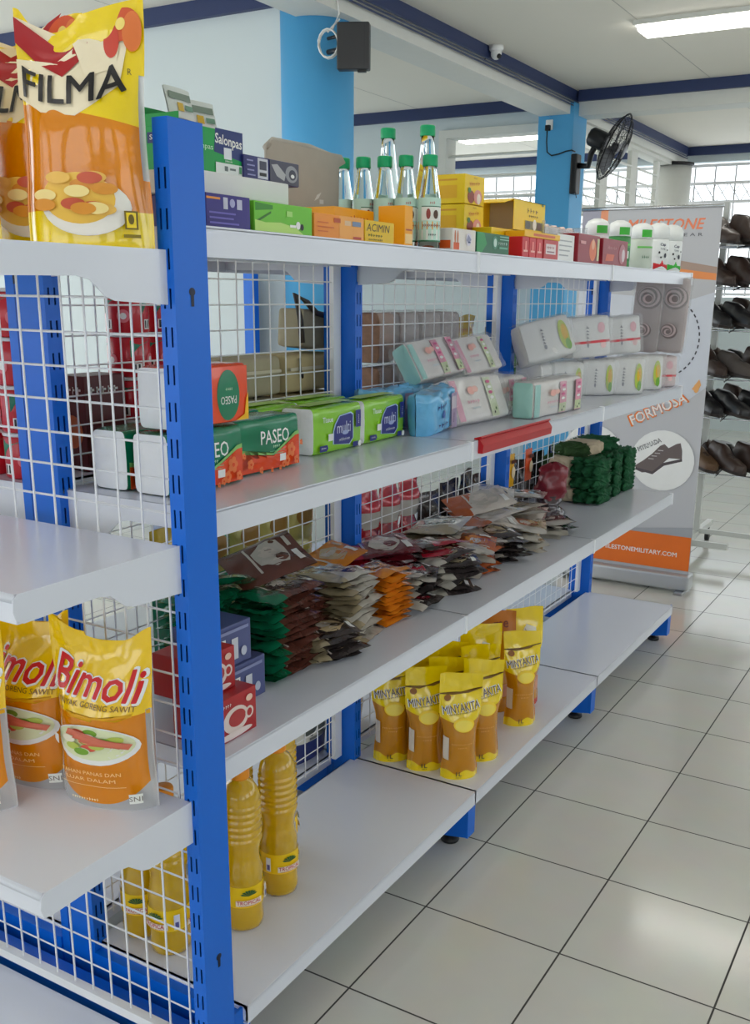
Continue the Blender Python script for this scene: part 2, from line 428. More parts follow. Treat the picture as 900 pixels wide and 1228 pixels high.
gon = thing('display_gondola', 'long double-sided shelving of blue uprights, pale steel shelves and white wire back', 'shelving', (0, 0, 0))
for k in range(4):
    b = MB(); y = L * k
    slotted_upright(b, 'x', y - 0.015, y + 0.015, XC - 0.044, XC + 0.044, 1.44)
    for zz in (0.35, 0.75, 1.36): keyhole(b, lambda u, v, o, y=y: (XC - 0.022 + u, y - 0.015 - o, v), zz)
    b.box(XC - 0.0235, XC - 0.0225, y - 0.0155, y - 0.015, 0.05, 1.43, flat(10, 60, 140))
    u_ = b.build('upright', gon)
    for sx in (1, -1):
        f = MB(); d = DH - 0.012
        o = [(XC + sx * 0.044, 0.0 + 0.02), (XC + sx * (d - 0.06), 0.02), (XC + sx * d, 0.03), (XC + sx * d, 0.142), (XC + sx * 0.044, 0.142)]
        f.prism(o, y - 0.018, y + 0.018, BLUE, 'xzy'); f.box(XC + sx * d - 0.002, XC + sx * d + 0.003, y - 0.02, y + 0.02, 0.03, 0.150, BLUE)
        ft = f.build('foot', gon)
        p = MB(); px = XC + sx * (d - 0.055); p.lathe([(0.022, 0), (0.024, 0.004), (0.022, 0.012), (0.007, 0.014), (0.007, 0.032)], 14, BLACK, Matrix.Translation((px, y, 0))); p.build('levelling_pad', ft)
for k in range(3):
    y0, y1 = L * k + 0.018, L * (k + 1) - 0.018
    b = MB()
    for yy in (y0, y1 - 0.03): b.box(XC - 0.006, XC + 0.006, yy, yy + 0.03, 0.16, 1.43, WIRE)
    n = 16
    for i in range(1, n): yy = y0 + (y1 - y0) * i / n; b.wire((XC + .004, yy, 0.165), (XC + .004, yy, 1.415), 0.0016, WIRE)
    z = 0.17
    while z < 1.43: b.wire((XC, y0, z), (XC, y1, z), 0.0016, WIRE); z += 0.0495
    b.build('mesh_panel', gon)
    for sx in (1, -1):
        for lv, zt in enumerate((Z0, Z1, Z2, Z3)):
            d = (DH if lv == 0 else SH); xf = XC + sx * d; xb = XC + sx * 0.030
            a, c = L * k + 0.0015, L * (k + 1) - 0.0015; lip = 0.040 if lv else 0.034
            b = MB()
            b.box(min(xb, xf), max(xb, xf), a, c, zt - 0.004, zt, STEEL)
            # rolled front lip with a small hem
            x1 = xf - sx * 0.003
            b.tube([(xf - sx * 0.004, a, zt - 0.004), (xf - sx * 0.004, c, zt - 0.004)], 0.004, STEEL, 8)
            b.box(min(xf, x1), max(xf, x1), a, c, zt - lip, zt - 0.003, STEEL)
            x2 = xf - sx * 0.014; b.box(min(xf, x2), max(xf, x2), a, c, zt - lip - 0.002, zt - lip, STEEL)
            b.box(min(xb, xb + sx * .002), max(xb, xb + sx * .002), a, c, zt - 0.03, zt, STEEL)
            if lv == 0:
                for yy in (a, c - 0.002): b.box(min(xb, xf), max(xb, xf), yy, yy + 0.002, zt - 0.03, zt, STEEL)
            sh = b.build('shelf' if lv else 'base_shelf', gon)
            if lv:
                for yy in (a + 0.0005, c - 0.0025):
                    q = MB(); o = [(XC + sx * (0.036 + t * (d - 0.036) / (d)), zt + zz) for t, zz in bracket_outline(d)]
                    q.prism(o, yy, yy + 0.002, STEEL, 'xzy')
                    q.build('bracket', sh)
                if sx == 1:  # plastic end caps on the lip corners
                    for yy in (c - 0.012,):
                        q = MB(); q.rbox(xf - 0.012, xf + 0.0035, yy, yy + 0.012, zt - lip - 0.004, zt + 0.001, mat('lip_cap', (232, 234, 240), .3), 0.003); q.build('lip_cap', sh)

# a second, single-sided blue rack standing before the left wall
wr = thing('wall_rack', 'blue and white rack standing before the plain left wall, seen through the first wire panel', 'shelving')
for x in (-2.88, -2.13):
    b = MB(); b.box(x - .03, x + .03, 3.20, 3.25, 0, 1.50, BLUE); b.build('upright', wr)
b = MB(); b.box(-2.85, -2.16, 3.215, 3.235, .12, 1.48, WALL); b.build('back_panel', wr)
for z in (.14, .55, .95):
    b = MB(); b.box(-2.85, -2.16, 2.93, 3.215, z - .03, z, STEEL); b.build('shelf', wr)
# end cap unit
EX0, EX1 = -0.40, 0.3304; EY0, EY1 = -0.0935, -0.0265; ZA, ZB, ZE = 1.385, 0.985, 0.583
cap = thing('end_cap_shelving', 'end shelving unit with slotted blue upright and white wire grid, nearest the camera', 'shelving', (0, 0, 0))
for c0 in (EX1, EX0 - 0.0264):
    b = MB(); slotted_upright(b, 'y', c0, c0 + 0.0264, EY0, EY1, 1.546)
    for zz in (1.332, 0.292): keyhole(b, lambda u, v, o, c0=c0: (c0 + 0.0264 + o, (EY0 + EY1) / 2 + u * 1.3, v), zz)
    b.build('upright', cap)
b = MB(); my = -0.082
x = EX0 + 0.03
while x < EX1 - 0.01: b.wire((x, my - 0.003, 0.135), (x, my - 0.003, 1.378), 0.0018, WIRE); x += 0.0455
z = 0.185
while z < 1.39: b.wire((EX0, my, z), (EX1, my, z), 0.0018, WIRE); z += 0.0495
b.box(EX0, EX1, my - 0.012, my + 0.004, 0.118, 0.135, WIRE)
b.build('mesh_panel', cap)
EF = -0.376
for zt in (ZA, ZB, ZE):
    b = MB(); b.box(EX0 - 0.024, EX1 + 0.012, EF, EY0 - 0.002, zt - 0.004, zt, STEEL)
    b.tube([(EX0 - 0.024, EF, zt - 0.006), (EX1 + 0.012, EF, zt - 0.006)], 0.006, STEEL, 8)
    b.box(EX0 - 0.024, EX1 + 0.012, EF - 0.001, EF + 0.002, zt - 0.036, zt - 0.004, STEEL); b.box(EX0 - 0.024, EX1 + 0.012, EF, EF + 0.014, zt - 0.038, zt - 0.036, STEEL)
    sh = b.build('shelf', cap)
    for xx in (EX1 + 0.012, EX0 - 0.026):
        q = MB(); d = EY0 - EF
        o = [(EY0 - t, zt + zz) for t, zz in bracket_outline(d)]
        # rounded nose at the front end of the bracket
        o[1:3] = [(EF + 0.004, zt), (EF - 0.004, zt - 0.006), (EF - 0.006, zt - 0.02), (EF - 0.002, zt - 0.033), (EF + 0.008, zt - 0.038)]
        q.prism(o, xx, xx + 0.002, STEEL, 'yzx'); q.build('bracket', sh)
b = MB(); b.box(EX0 - 0.024, EX1 + 0.012, -0.47, -0.098, 0.10, 0.104, STEEL); b.box(EX0 - 0.024, EX1 + 0.012, -0.472, -0.469, 0.06, 0.104, STEEL); b.build('base_shelf', cap)
for c0 in (EX1, EX0 - 0.0264):
    f = MB(); f.prism([(-0.0935, 0.02), (-0.40, 0.02), (-0.46, 0.03), (-0.46, 0.098), (-0.0935, 0.098)], c0, c0 + 0.0264, BLUE, 'yzx'); ft = f.build('foot', cap)
    p = MB(); p.lathe([(0.022, 0), (0.024, 0.004), (0.022, 0.012), (0.007, 0.014), (0.007, 0.03)], 14, BLACK, Matrix.Translation((c0 + 0.0132, -0.41, 0))); p.build('levelling_pad', ft)
f = MB(); f.box(EX0, EX1, EY0 + 0.02, EY1 - 0.01, 0.06, 0.112, BLUE); f.build('cross_rail', cap)

# ------------------------------------------------------------------ generic goods
def face_fn(w, d, h, side):
    """u,v in metres; u from the face centre, v from its foot. front looks along -y"""
    if side == 'front': return lambda u, v, o: (u, -d / 2 - o, v)
    if side == 'back': return lambda u, v, o: (-u, d / 2 + o, v)
    if side == 'left': return lambda u, v, o: (-w / 2 - o, -u, v)
    if side == 'right': return lambda u, v, o: (w / 2 + o, u, v)
    return lambda u, v, o: (u, v - d / 2, h + o)
def carton_mesh(w, d, h, m, faces, r=0.0015):
    b = MB(); b.rbox(-w / 2, w / 2, -d / 2, d / 2, 0, h, m, r)
    for side, ds in faces.items(): b.decals(face_fn(w, d, h, side), ds)
    return b
def carton(name, label, cat, xf, y0, y1, z, d, h, m, faces={}, group=None, rot=PI / 2, r=0.0015):
    """box on a shelf of the aisle side, its printed front at x = xf"""
    o = carton_mesh(y1 - y0, d, h, m, faces, r).build(name)
    return tag(o, label, cat, group, None, (xf - d / 2, (y0 + y1) / 2, z), rot)
def barcode(u, v, w=0.014, h=0.018, n=9):
    rr = random.Random(int(u * 9999) + 5); out = [('r', u - w / 2 - .002, v - h / 2 - .002, u + w / 2 + .002, v + h / 2 + .002, WHITE)]
    x = u - w / 2
    for i in range(n):
        ww = w / n * rr.uniform(.25, .7); out.append(('r', x, v - h / 2, x + ww, v + h / 2, INK)); x += w / n
    return out
def lines(u0, u1, v, n, dv, hh, m, seed=1):
    rr = random.Random(seed); return [('r', u0, v - i * dv - hh / 2, u0 + (u1 - u0) * rr.uniform(.55, 1), v - i * dv + hh / 2, m) for i in range(n)]
def smooth(t): t = max(0, min(1, t)); return t * t * (3 - 2 * t)
def nz3(x, y, z): return mnoise.noise(Vector((x, y, z)))

# ---- oil pouches ------------------------------------------------------------
def pouch_fn(w, h, t, wf=None, seed=0, wr=0.008, gus=0.75, lo=.5, hi=.93, crest=None):
    wf = wf or (lambda s: 1.0)
    def P(u, v, side, off=0.0):
        s = max(0, min(1, v / h)); W = w / 2 * wf(s); a = max(-1, min(1, u / W)) if W else 0
        ain = min(1, abs(a) / 0.94)
        g = (gus + (1 - gus) * smooth(s / .3)) * (1 - smooth((s - lo) / (hi - lo)))
        bl = t / 2 * (max(0, 1 - ain ** 2.3) ** .62) * g
        k = nz3(u * 28 + seed * 7.1, v * 20, side * 3.7 + seed) * wr * (0.35 + smooth((s - .45) / .3)) * (1 - abs(a) ** 6)
        bend = nz3(u * 11 + seed * 3.3, v * 7, seed * 1.7) * 0.016 * smooth((s - .5) / .5)
        y = (-bl - k * .6 - .0004 if side < 0 else bl + k * .6 + .0004) + bend
        if s < .0001: y = (-bl if side < 0 else bl)
        n = Vector((a * .55 * g, -1 if side < 0 else 1, 0)).normalized()
        top = nz3(u * 14 + seed, 2.2, seed) * 0.010 * smooth((s - .8) / .2) + (crest(u / (w / 2)) * smooth((s - .70) / .3) if crest else 0)
        return (u + n.x * off, y + n.y * off, v + top)
    return P
def pouch_mesh(P, w, h, matf, decs, wf=None, nu=48, nv=64, back=None):
    wf = wf or (lambda s: 1.0); b = MB()
    bounds = BOUNDS.get(matf, [])
    def warp(a, s):
        # rows follow the printed boundaries so their edges stay crisp
        ks = [0.0] + [f(2 * a - 1) for f in bounds] + [1.0]; n = len(ks) - 1; cuts = [0.0] + [round(f(0.4) * nv) / nv for f in bounds] + [1.0]
        for i in range(n):
            if s <= cuts[i + 1] + 1e-9: return ks[i] + (ks[i + 1] - ks[i]) * (s - cuts[i]) / (cuts[i + 1] - cuts[i])
        return 1.0
    for side in (-1, 1):
        b.grid(lambda a, s, side=side: P((2 * a - 1) * w / 2 * wf(warp(a, s)), warp(a, s) * h, side), nu, nv, (lambda a, s, side=side: matf(2 * a - 1, warp(a, s), side)), True, None, side > 0)
    base = [P((2 * i / nu - 1) * w / 2 * wf(0), 0, -1) for i in range(nu + 1)] + [P((1 - 2 * i / nu) * w / 2 * wf(0), 0, 1) for i in range(1, nu)]
    b.add(base, [tuple(range(len(base)))[::-1]], matf(0, 0.01, -1))
    b.decals(lambda u, v, o: P(u, v, -1, o), decs, 2, 0.0008, 0.0004)
    if back: b.decals(lambda u, v, o: P(u, v, 1, o), back, 2, 0.0008, 0.0004)
    return b
BOUNDS = {}
OIL = mat('cooking_oil_pouch', (244, 146, 0), 0.12, trans=0.22, ior=1.4, coat=0.55, var=0.05, bump=0.45, bscale=20)
OILD = mat('palm_oil_pouch', (220, 146, 10), 0.12, trans=0.2, ior=1.4, coat=0.6, var=0.04, bump=0.35, bscale=20)
OILB = mat('bottled_oil', (255, 200, 16), 0.05, trans=0.38, ior=1.3, coat=1.0, var=0.06, vscale=40, bump=0.25, bscale=30)
YEL = mat('yellow_film', (250, 204, 8), 0.18, coat=1.0, var=0.05, bump=0.45, bscale=18)
YELB = mat('bright_yellow_film', (246, 214, 4), 0.18, coat=1.0, var=0.05, bump=0.45, bscale=20)
CLEARFIN = film_mat('clear_pouch_seal', (240, 240, 240), 0.55, 0.2, 0.4, 40)
CREAM = flat(240, 226, 196); DRED = flat(170, 22, 30); BRN = flat(70, 38, 16); ORANGE = flat(240, 120, 30); GREEN = flat(60, 150, 60); DGREEN = flat(20, 110, 70)
def food_plate(cu, cv, r):
    """salad plate picture printed on the pouch"""
    out = [('e', cu, cv, r * 1.35, r * .62, WHITE), ('e', cu, cv + .003, r * 1.25, r * .52, flat(226, 232, 190))]
    rr = random.Random(3)
    for i in range(16):
        a = rr.uniform(0, 2 * PI); q = rr.uniform(0, .9)
        out.append(('e', cu + math.cos(a) * r * q, cv + .010 + math.sin(a) * r * .42 * q, r * .24, r * .11, [flat(120, 165, 50), flat(222, 90, 70), flat(236, 170, 120), flat(190, 205, 90), flat(240, 235, 215)][i % 5]))
    for i in range(4): out.append(('p', [(cu - r * .7 + i * .012, cv + .016 - i * .004), (cu + r * .5 + i * .01, cv + .004 - i * .002), (cu + r * .6 + i * .01, cv + .012 - i * .002), (cu - r * .6 + i * .012, cv + .026 - i * .004)], flat(214, 110, 84)))
    return out
# bimoli-type pouch
BW, BH = 0.165, 0.268
def bwf(s): return 1.0 - .05 * smooth((s - .05) / .3) + .06 * smooth((s - .6) / .3)
def bmat(a, s, side):
    if abs(a) > .93 and s < .6: return CLEARFIN
    if s < .03 + .17 * abs(a) ** 2.4: return CLEARFIN
    return YEL if s > .56 + .02 * a * a else OIL
BOUNDS[bmat] = [lambda a: .03 + .17 * abs(a) ** 2.4, lambda a: .56 + .02 * a * a]
bdec = [('p', [(-.076, .152), (-.04, .146), (0, .144), (.04, .146), (.076, .152), (.076, .158), (.04, .152), (0, .150), (-.04, .152), (-.076, .158)], flat(226, 165, 0)),
        ('t', 'Bimoli', 0.0, .199, .050, WHITE, {'w': .146, 'bold': .08, 'rot': -4, 'shear': .22}), ('t', 'Bimoli', 0.0, .199, .046, flat(214, 24, 28), {'w': .140, 'bold': .035, 'rot': -4, 'shear': .22}),
        ('t', 'MINYAK GORENG SAWIT', 0, .166, .008, flat(120, 78, 0), {'w': .128, 'rot': -2})] + food_plate(0, .108, .050) + \
       [('r', -.066, .103, -.05, .117, WHITE), ('t', 'TAHAN PANAS DAN', 0, .068, .006, flat(250, 208, 130), {'w': .09}), ('t', 'LUAR DALAM', 0, .057, .006, flat(250, 208, 130), {'w': .075}),
        ('r', -.05, .046, .05, .0468, flat(250, 215, 140)), ('t', '~11', -.012, .022, .005, flat(252, 230, 170), {'w': .045}), ('r', .052, .018, .068, .034, flat(236, 236, 230)), ('t', 'SNI', .060, .026, .008, flat(120, 112, 104))]
BC = lambda a: .016 * (smooth((abs(a) - .45) / .55)) - .012 * (1 - a * a) * (1 if a > -.3 else .5) + .004
PB = pouch_fn(BW, BH, 0.088, bwf, 1.0, .008, crest=BC)
def oil_pouch(label, P, w, h, mf, decs, wf, loc, rot, group, name='oil_pouch', back=None):
    o = pouch_mesh(P, w, h, mf, decs, wf, back=back).build(name); return tag(o, label, 'cooking oil pouch', group, None, loc, rot)
GB = 'yellow cooking oil pouches on the end shelf'
oil_pouch('big yellow and amber oil pouch beside the slotted blue upright, lower end shelf', PB, BW, BH, bmat, bdec, bwf, (.232, -.148, ZE), math.radians(14), GB)
oil_pouch('yellow and amber oil pouch half behind the big one beside the blue upright', pouch_fn(BW, BH, .088, bwf, 2.0, .009, crest=BC), BW, BH, bmat, bdec, bwf, (.082, -.158, ZE), math.radians(8), GB)
oil_pouch('amber oil pouch cut by the left picture edge on the lower end shelf', pouch_fn(BW, BH, .088, bwf, 3.0, .009, crest=BC), BW, BH, bmat, bdec, bwf, (.055, -.268, ZE), math.radians(20), GB)
# filma-type pouch
FW, FH = 0.162, 0.272
def fmat(a, s, side):
    if a > .93 and .3 < s < .75: return CLEARFIN
    if s < .16: return YELB
    if s < .58 - .05 * a: return OIL
    return YELB
BOUNDS[fmat] = [lambda a: .16, lambda a: .58 - .05 * a]
fdec = [('p', [(-.079, .262), (-.05, .245), (-.01, .236), (.03, .252), (.045, .268), (.02, .268), (-.02, .262)], CREAM),
        ('p', [(-.080, .180), (-.045, .158), (0, .153), (.02, .166), (.05, .192), (.058, .226), (.06, .262), (.02, .262), (0, .240), (-.03, .225), (-.08, .22)], CREAM),
        ('p', [(-.080, .262), (-.080, .236), (-.052, .222), (-.018, .200), (.008, .226), (.012, .250), (-.03, .252)], DRED), ('p', [(-.01, .252), (.0, .235), (.02, .240), (.052, .270), (.03, .268)], DRED),
        ('p', [(-.01, .252), (.03, .256), (.05, .23), (.045, .21), (.01, .200)], CREAM),
        ('e', .052, .250, .022, .016, flat(214, 84, 40)), ('e', .040, .236, .010, .016, flat(204, 60, 40)), ('e', .066, .242, .012, .018, flat(226, 120, 60)), ('e', .052, .250, .006, .006, flat(246, 220, 120)),
        ('t', 'FILMA', -.006, .184, .034, INK, {'w': .128, 'bold': .03, 'rot': 3, 'arc': 4}), ('t', 'R', .062, .206, .006, INK), ('e', .005, .048, .054, .034, flat(238, 234, 226)), ('e', -.002, .058, .044, .030, flat(244, 196, 80))]
_r = random.Random(5)
for i in range(13): fdec.append(('e', _r.uniform(-.045, .035), _r.uniform(.04, .085), .015, .007, [flat(226, 150, 50), flat(240, 190, 90), flat(206, 90, 60), flat(250, 226, 150)][i % 4]))
fdec += [('r', .050, .022, .064, .044, flat(120, 100, 10)), ('r', .052, .024, .062, .042, YELB), ('e', .057, .034, .003, .006, flat(110, 92, 10)), ('r', .048, .012, .066, .016, flat(140, 118, 10))]
def fwf(s): return 1.0 - .06 * smooth((s - .1) / .4) + .05 * smooth((s - .6) / .3)
FCR = lambda a: .022 * smooth((a + .1) / 1.0) - .020 * max(0, 1 - ((a + .45) / .45) ** 2) + .010 * smooth((-a - .75) / .25)
GF = 'red-topped cooking oil pouches on the top end shelf'
oil_pouch('red and cream topped oil pouch nearest the blue upright, top end shelf', pouch_fn(FW, FH, .082, fwf, 4.0, .008, crest=FCR), FW, FH, fmat, fdec, fwf, (.268, -.147, ZA), math.radians(30), GF)
oil_pouch('red and cream topped oil pouch tucked behind the front one, top end shelf', pouch_fn(FW, FH, .082, fwf, 5.0, .008, crest=FCR), FW, FH - .006, fmat, fdec, fwf, (.165, -.135, ZA), math.radians(14), GF)
oil_pouch('yellow and amber oil pouch sliver at the left picture edge on the top end shelf', pouch_fn(FW, FH, .082, fwf, 6.0, .008, crest=FCR), FW, FH - .004, fmat, fdec, fwf, (.110, -.255, ZA), math.radians(26), GF)

# minyakita pouches on the base shelf
MW, MH = 0.108, 0.274
def mwf(s): return .88 - .10 * smooth((s - .05) / .25) + .22 * smooth((s - .42) / .25)
def mmat(a, s, side):
    if s < .075 + .02 * math.sin(a * 6): return YELB
    return YELB if s > .60 - .045 * (1 - a * a) else OILD
BOUNDS[mmat] = [lambda a: .075 + .02 * math.sin(a * 6), lambda a: .60 - .045 * (1 - a * a)]
LEAFG = flat(90, 60, 20)
mdec = [('p', [(-.054, .224), (-.02, .220), (.02, .224), (.054, .236), (.054, .239), (.02, .227), (-.02, .223), (-.054, .227)], flat(120, 84, 10)),
        ('e', -.034, .214, .009, .008, flat(150, 92, 20)), ('t', 'MINYAKITA', 0, .190, .021, WHITE, {'w': .096, 'bold': .05, 'rot': 8}), ('t', 'MINYAKITA', 0, .190, .018, BRN, {'w': .092, 'bold': .0, 'rot': 8}),
        ('t', '~19', .004, .178, .005, BRN, {'w': .07, 'rot': 8}),
        ('e', .004, .150, .026, .018, flat(252, 214, 30)), ('e', .004, .148, .022, .014, flat(250, 224, 90)),
        ('t', '~13', 0, .100, .005, flat(236, 180, 90), {'w': .05}), ('t', '~5', 0, .091, .005, flat(236, 180, 90), {'w': .022}),
        ('r', -.041, .055, -.031, .115, flat(226, 214, 196)), ('t', '1L', -.006, .018, .012, INK, {'bold': .03}), ('t', '~5', -.006, .008, .004, INK)]
def minya(label, x, y, rot, seed, z=Z0, sc=1):
    o = oil_pouch(label, pouch_fn(MW, MH, .066, mwf, seed, .005, .8, .42, .9), MW, MH, mmat, mdec, mwf, (x, y, z), math.radians(rot), 'printed yellow oil pouches on the base shelf'); o.scale = (sc, sc, sc); return o
minya('yellow-topped oil pouch standing nearest the shelf edge, at the front of the base shelf group', .285, .955, 40, 11)
minya('yellow-topped oil pouch second from the left in the base shelf group', .190, .950, 38, 12)
minya('yellow-topped oil pouch leftmost of the base shelf group, beside the blue centre upright', .090, .950, 36, 13)
minya('yellow-topped oil pouch just behind the front one at the right, base shelf group', .290, 1.075, 42, 14)
minya('single yellow-topped oil pouch standing apart right of the base shelf group, near the tall one', .288, 1.335, 44, 15)
minya('yellow-topped oil pouch between the leftmost and second ones, one row back', .120, 1.035, 36, 16)
minya('yellow-topped oil pouch in the middle of the second row of the base shelf group', .200, 1.055, 38, 17)
minya('yellow-topped oil pouch partly hidden in the back row, its top creased under the shelf', .150, 1.150, 40, 18)
minya('yellow-topped oil pouch right end of the back row, just under the shelf lip', .235, 1.170, 40, 19)
# the taller pouch with a white patch and reddish pouches behind
def tmat(a, s, side): return YELB if s > .52 + .06 * a else (flat(196, 60, 40, .25) if s < .06 else OILD)
tdec = [('p', [(-.028, .205), (.006, .250), (.034, .240), (.040, .180), (.0, .172)], flat(240, 236, 224)), ('t', 'me', .012, .208, .026, flat(150, 60, 30), {'bold': .05, 'rot': 8}), ('t', '~3', -.004, .232, .012, flat(190, 150, 110), {'rot': 8}),
        ('p', [(-.01, .165), (.05, .168), (.05, .15), (.0, .148)], flat(206, 70, 40)), ('p', [(.01, .158), (.05, .162), (.05, .152), (.01, .152)], flat(240, 214, 190)), ('r', .0, .05, .048, .09, flat(214, 150, 120))]
oil_pouch('tall yellow oil pouch with white patch and reddish foot, behind the single short one', pouch_fn(.118, .30, .07, mwf, 21.0, .005, .8, .5, .93), .118, .30, tmat, tdec, mwf, (.235, 1.47, Z0), math.radians(42), 'printed yellow oil pouches on the base shelf')
oil_pouch('tall yellow oil pouch with white corner patch behind the short group, under the shelf lip', pouch_fn(.118, .30, .07, mwf, 22.0, .005, .8, .5, .93), .118, .30, tmat, tdec, mwf, (.190, 1.265, Z0), math.radians(40), 'printed yellow oil pouches on the base shelf')
oil_pouch('reddish amber oil pouch squeezed between the two tall yellow pouches', pouch_fn(.118, .30, .07, mwf, 23.0, .005, .8, .5, .93), .118, .30, lambda a, s, side: (flat(196, 120, 50, .25) if s > .8 else OILD), [('t', 'me', .012, .262, .018, flat(120, 50, 30), {'bold': .04})] + tdec[3:], mwf, (.185, 1.385, Z0), math.radians(42), 'printed yellow oil pouches on the base shelf')

# tropical bottles
LABY = flat(250, 206, 10)
def bottle(label, x, y, rot):
    t = thing('oil_bottle', label, 'cooking oil bottle', (x, y, Z0), rot, 'big cooking oil bottles on the base shelf')
    b = MB(); pr = [(0.030, 0.0), (0.037, 0.004), (0.0385, 0.016), (0.0375, 0.045), (0.0385, 0.052), (0.0385, 0.098), (0.0375, 0.104), (0.0385, 0.115), (0.0372, 0.122), (0.034, 0.134), (0.0325, 0.15), (0.034, 0.166), (0.0375, 0.178)]
    z = 0.186
    while z < 0.262: pr += [(0.0392, z), (0.0392, z + .004), (0.0366, z + 0.0065), (0.0366, z + .009)]; z += 0.0135
    pr += [(0.0375, 0.268), (0.034, 0.282), (0.025, 0.298), (0.0165, 0.306), (0.0155, 0.311)]
    b.lathe(pr, 32, OILB); b.build('bottle_body', t)
    c = MB(); n = 40; prof = [(0.0175, 0.308), (0.018, 0.310), (0.018, 0.324), (0.0165, 0.327)]
    c.lathe(prof, 30, mat('orange_cap', (244, 150, 30), .35)); c.build('cap', t)
    R = 0.0392; fn = lambda u, v, o: ((R + o) * math.sin(u / R), -(R + o) * math.cos(u / R), v)
    lb = MB(); lb.grid(lambda a, s: fn((2 * a - 1) * PI * R, .054 + .043 * s, 0), 40, 1, LABY, True, None, False)
    ds = []
    for k in range(3):
        cu = (k - 1) * 0.082
        for q in range(7):
            an = math.radians(20 + q * 23); ds.append(('p', [(cu, .080), (cu + .013 * math.cos(an - .16), .080 + .012 * math.sin(an - .16)), (cu + .017 * math.cos(an), .080 + .013 * math.sin(an)), (cu + .013 * math.cos(an + .16), .080 + .012 * math.sin(an + .16))], flat(30, 92, 44)))
        ds += [('r', cu - .024, .060, cu + .024, .072, flat(246, 232, 214)), ('t', 'TROPICAL', cu, .0672, .008, flat(200, 40, 34), {'w': .044, 'bold': .03}), ('t', '~13', cu, .0605, .0028, flat(180, 60, 40), {'w': .036}),
               ('r', cu + .034, .060, cu + .044, .09, flat(226, 226, 236)), ('r', cu + .036, .063, cu + .042, .075, flat(90, 90, 150))]
    lb.decals(fn, ds, 2, 0.0003, 0.0002); lb.build('paper_label', t)
    return t
t0 = bottle('large yellow cooking oil bottle nearest the shelf edge, right beside the near blue upright', .205, .190, .95)
dup(t0, 'large yellow cooking oil bottle second back on the base shelf, beside the nearest one', (.195, .318, Z0), 1.2)
dup(t0, 'large yellow oil bottle behind the wire grid, just left of the near upright foot', (.135, .062, Z0), .05)
dup(t0, 'large yellow oil bottle behind the wire grid, nearest the first centre upright', (.055, .072, Z0), .55)
dup(t0, 'large yellow oil bottle at the back of the base shelf with only its shoulder showing', (.098, .300, Z0), 2.0)
dup(t0, 'large yellow oil bottle deepest behind the bottle pair, seen under the shelf lip', (.120, .420, Z0), 2.6)

# ---- tissues ---------------------------------------------------------------
PGREEN = mat('tissue_wrap_green', (14, 128, 88), 0.25, coat=.4, var=.04, bump=.12); PORANGE = mat('tissue_wrap_orange', (240, 76, 24), 0.25, coat=.4, var=.04)
LIME = mat('tissue_wrap_lime', (142, 206, 40), 0.25, coat=.4, var=.05, bump=.12); MNAVY = flat(40, 44, 128)
def soft_pack(w, d, h, m, ends, faces, bulge=.006, r=.012, fseed=0):
    """wrapped soft block: rounded bulging sides, plain ends at +-x"""
    b = MB(); nx, nr = 14, 28
    def fn(a, s):
        x = (2 * s - 1) * w / 2; an = 2 * PI * a
        c, q = math.cos(an), math.sin(an); e = .22
        px = math.copysign(abs(c) ** e, c) * d / 2; pz = math.copysign(abs(q) ** e, q) * h / 2
        k = 1 - .04 * abs(2 * s - 1) ** 6; bl = 1 + bulge / d * (1 - (2 * s - 1) ** 2) * (1 - abs(q) ** 3)
        n_ = nz3(x * 30 + fseed, px * 30, pz * 30) * .0018
        return (x, px * k * bl + n_, h / 2 + pz * k + (n_ if pz > 0 else 0))
    b.grid(fn, nr, nx, m, True, None, False, True)
    for s in (0, 1):
        ring = [fn(i / nr, s) for i in range(nr)]; c0 = ((-1 if s == 0 else 1) * (w / 2 + .004), 0, h / 2)
        mid = [tuple(c0[j] + (p[j] - c0[j]) * .8 for j in range(3)) for p in ring]; mid = [(c0[0] - (.001 if s else -.001), p[1], p[2]) for p in mid]
        vs = ring + mid + [c0]; fs = []
        for i in range(nr):
            j = (i + 1) % nr; q = (i, nr + i, nr + j, j); fs.append(q if s else q[::-1]); t3 = (nr + i, 2 * nr, nr + j); fs.append(t3 if s else t3[::-1])
        b.add(vs, fs, ends, True)
    off = .0035 + bulge * .55
    fr = lambda u, v, o: (u, -d / 2 - (bulge * .5 * (1 - (2 * u / w) ** 2) * (1 - (abs(2 * v / h - 1)) ** 3)) - o - .0015, v)
    tp = lambda u, v, o: (u, v - d / 2, h + o + .0022)
    for k, ds in faces.items(): b.decals(fr if k == 'front' else tp, ds, 2, .0006, .0004)
    return b
def flower(cu, cv, r, m):
    out = []
    for k in range(5): out.append(('e', cu + r * .6 * math.cos(k * 1.257), cv + r * .6 * math.sin(k * 1.257), r * .42, r * .42, m))
    return out + [('e', cu, cv, r * .25, r * .25, PORANGE)]
PW, PD, PH = .183, .076, .100
FL1 = flat(246, 130, 70)
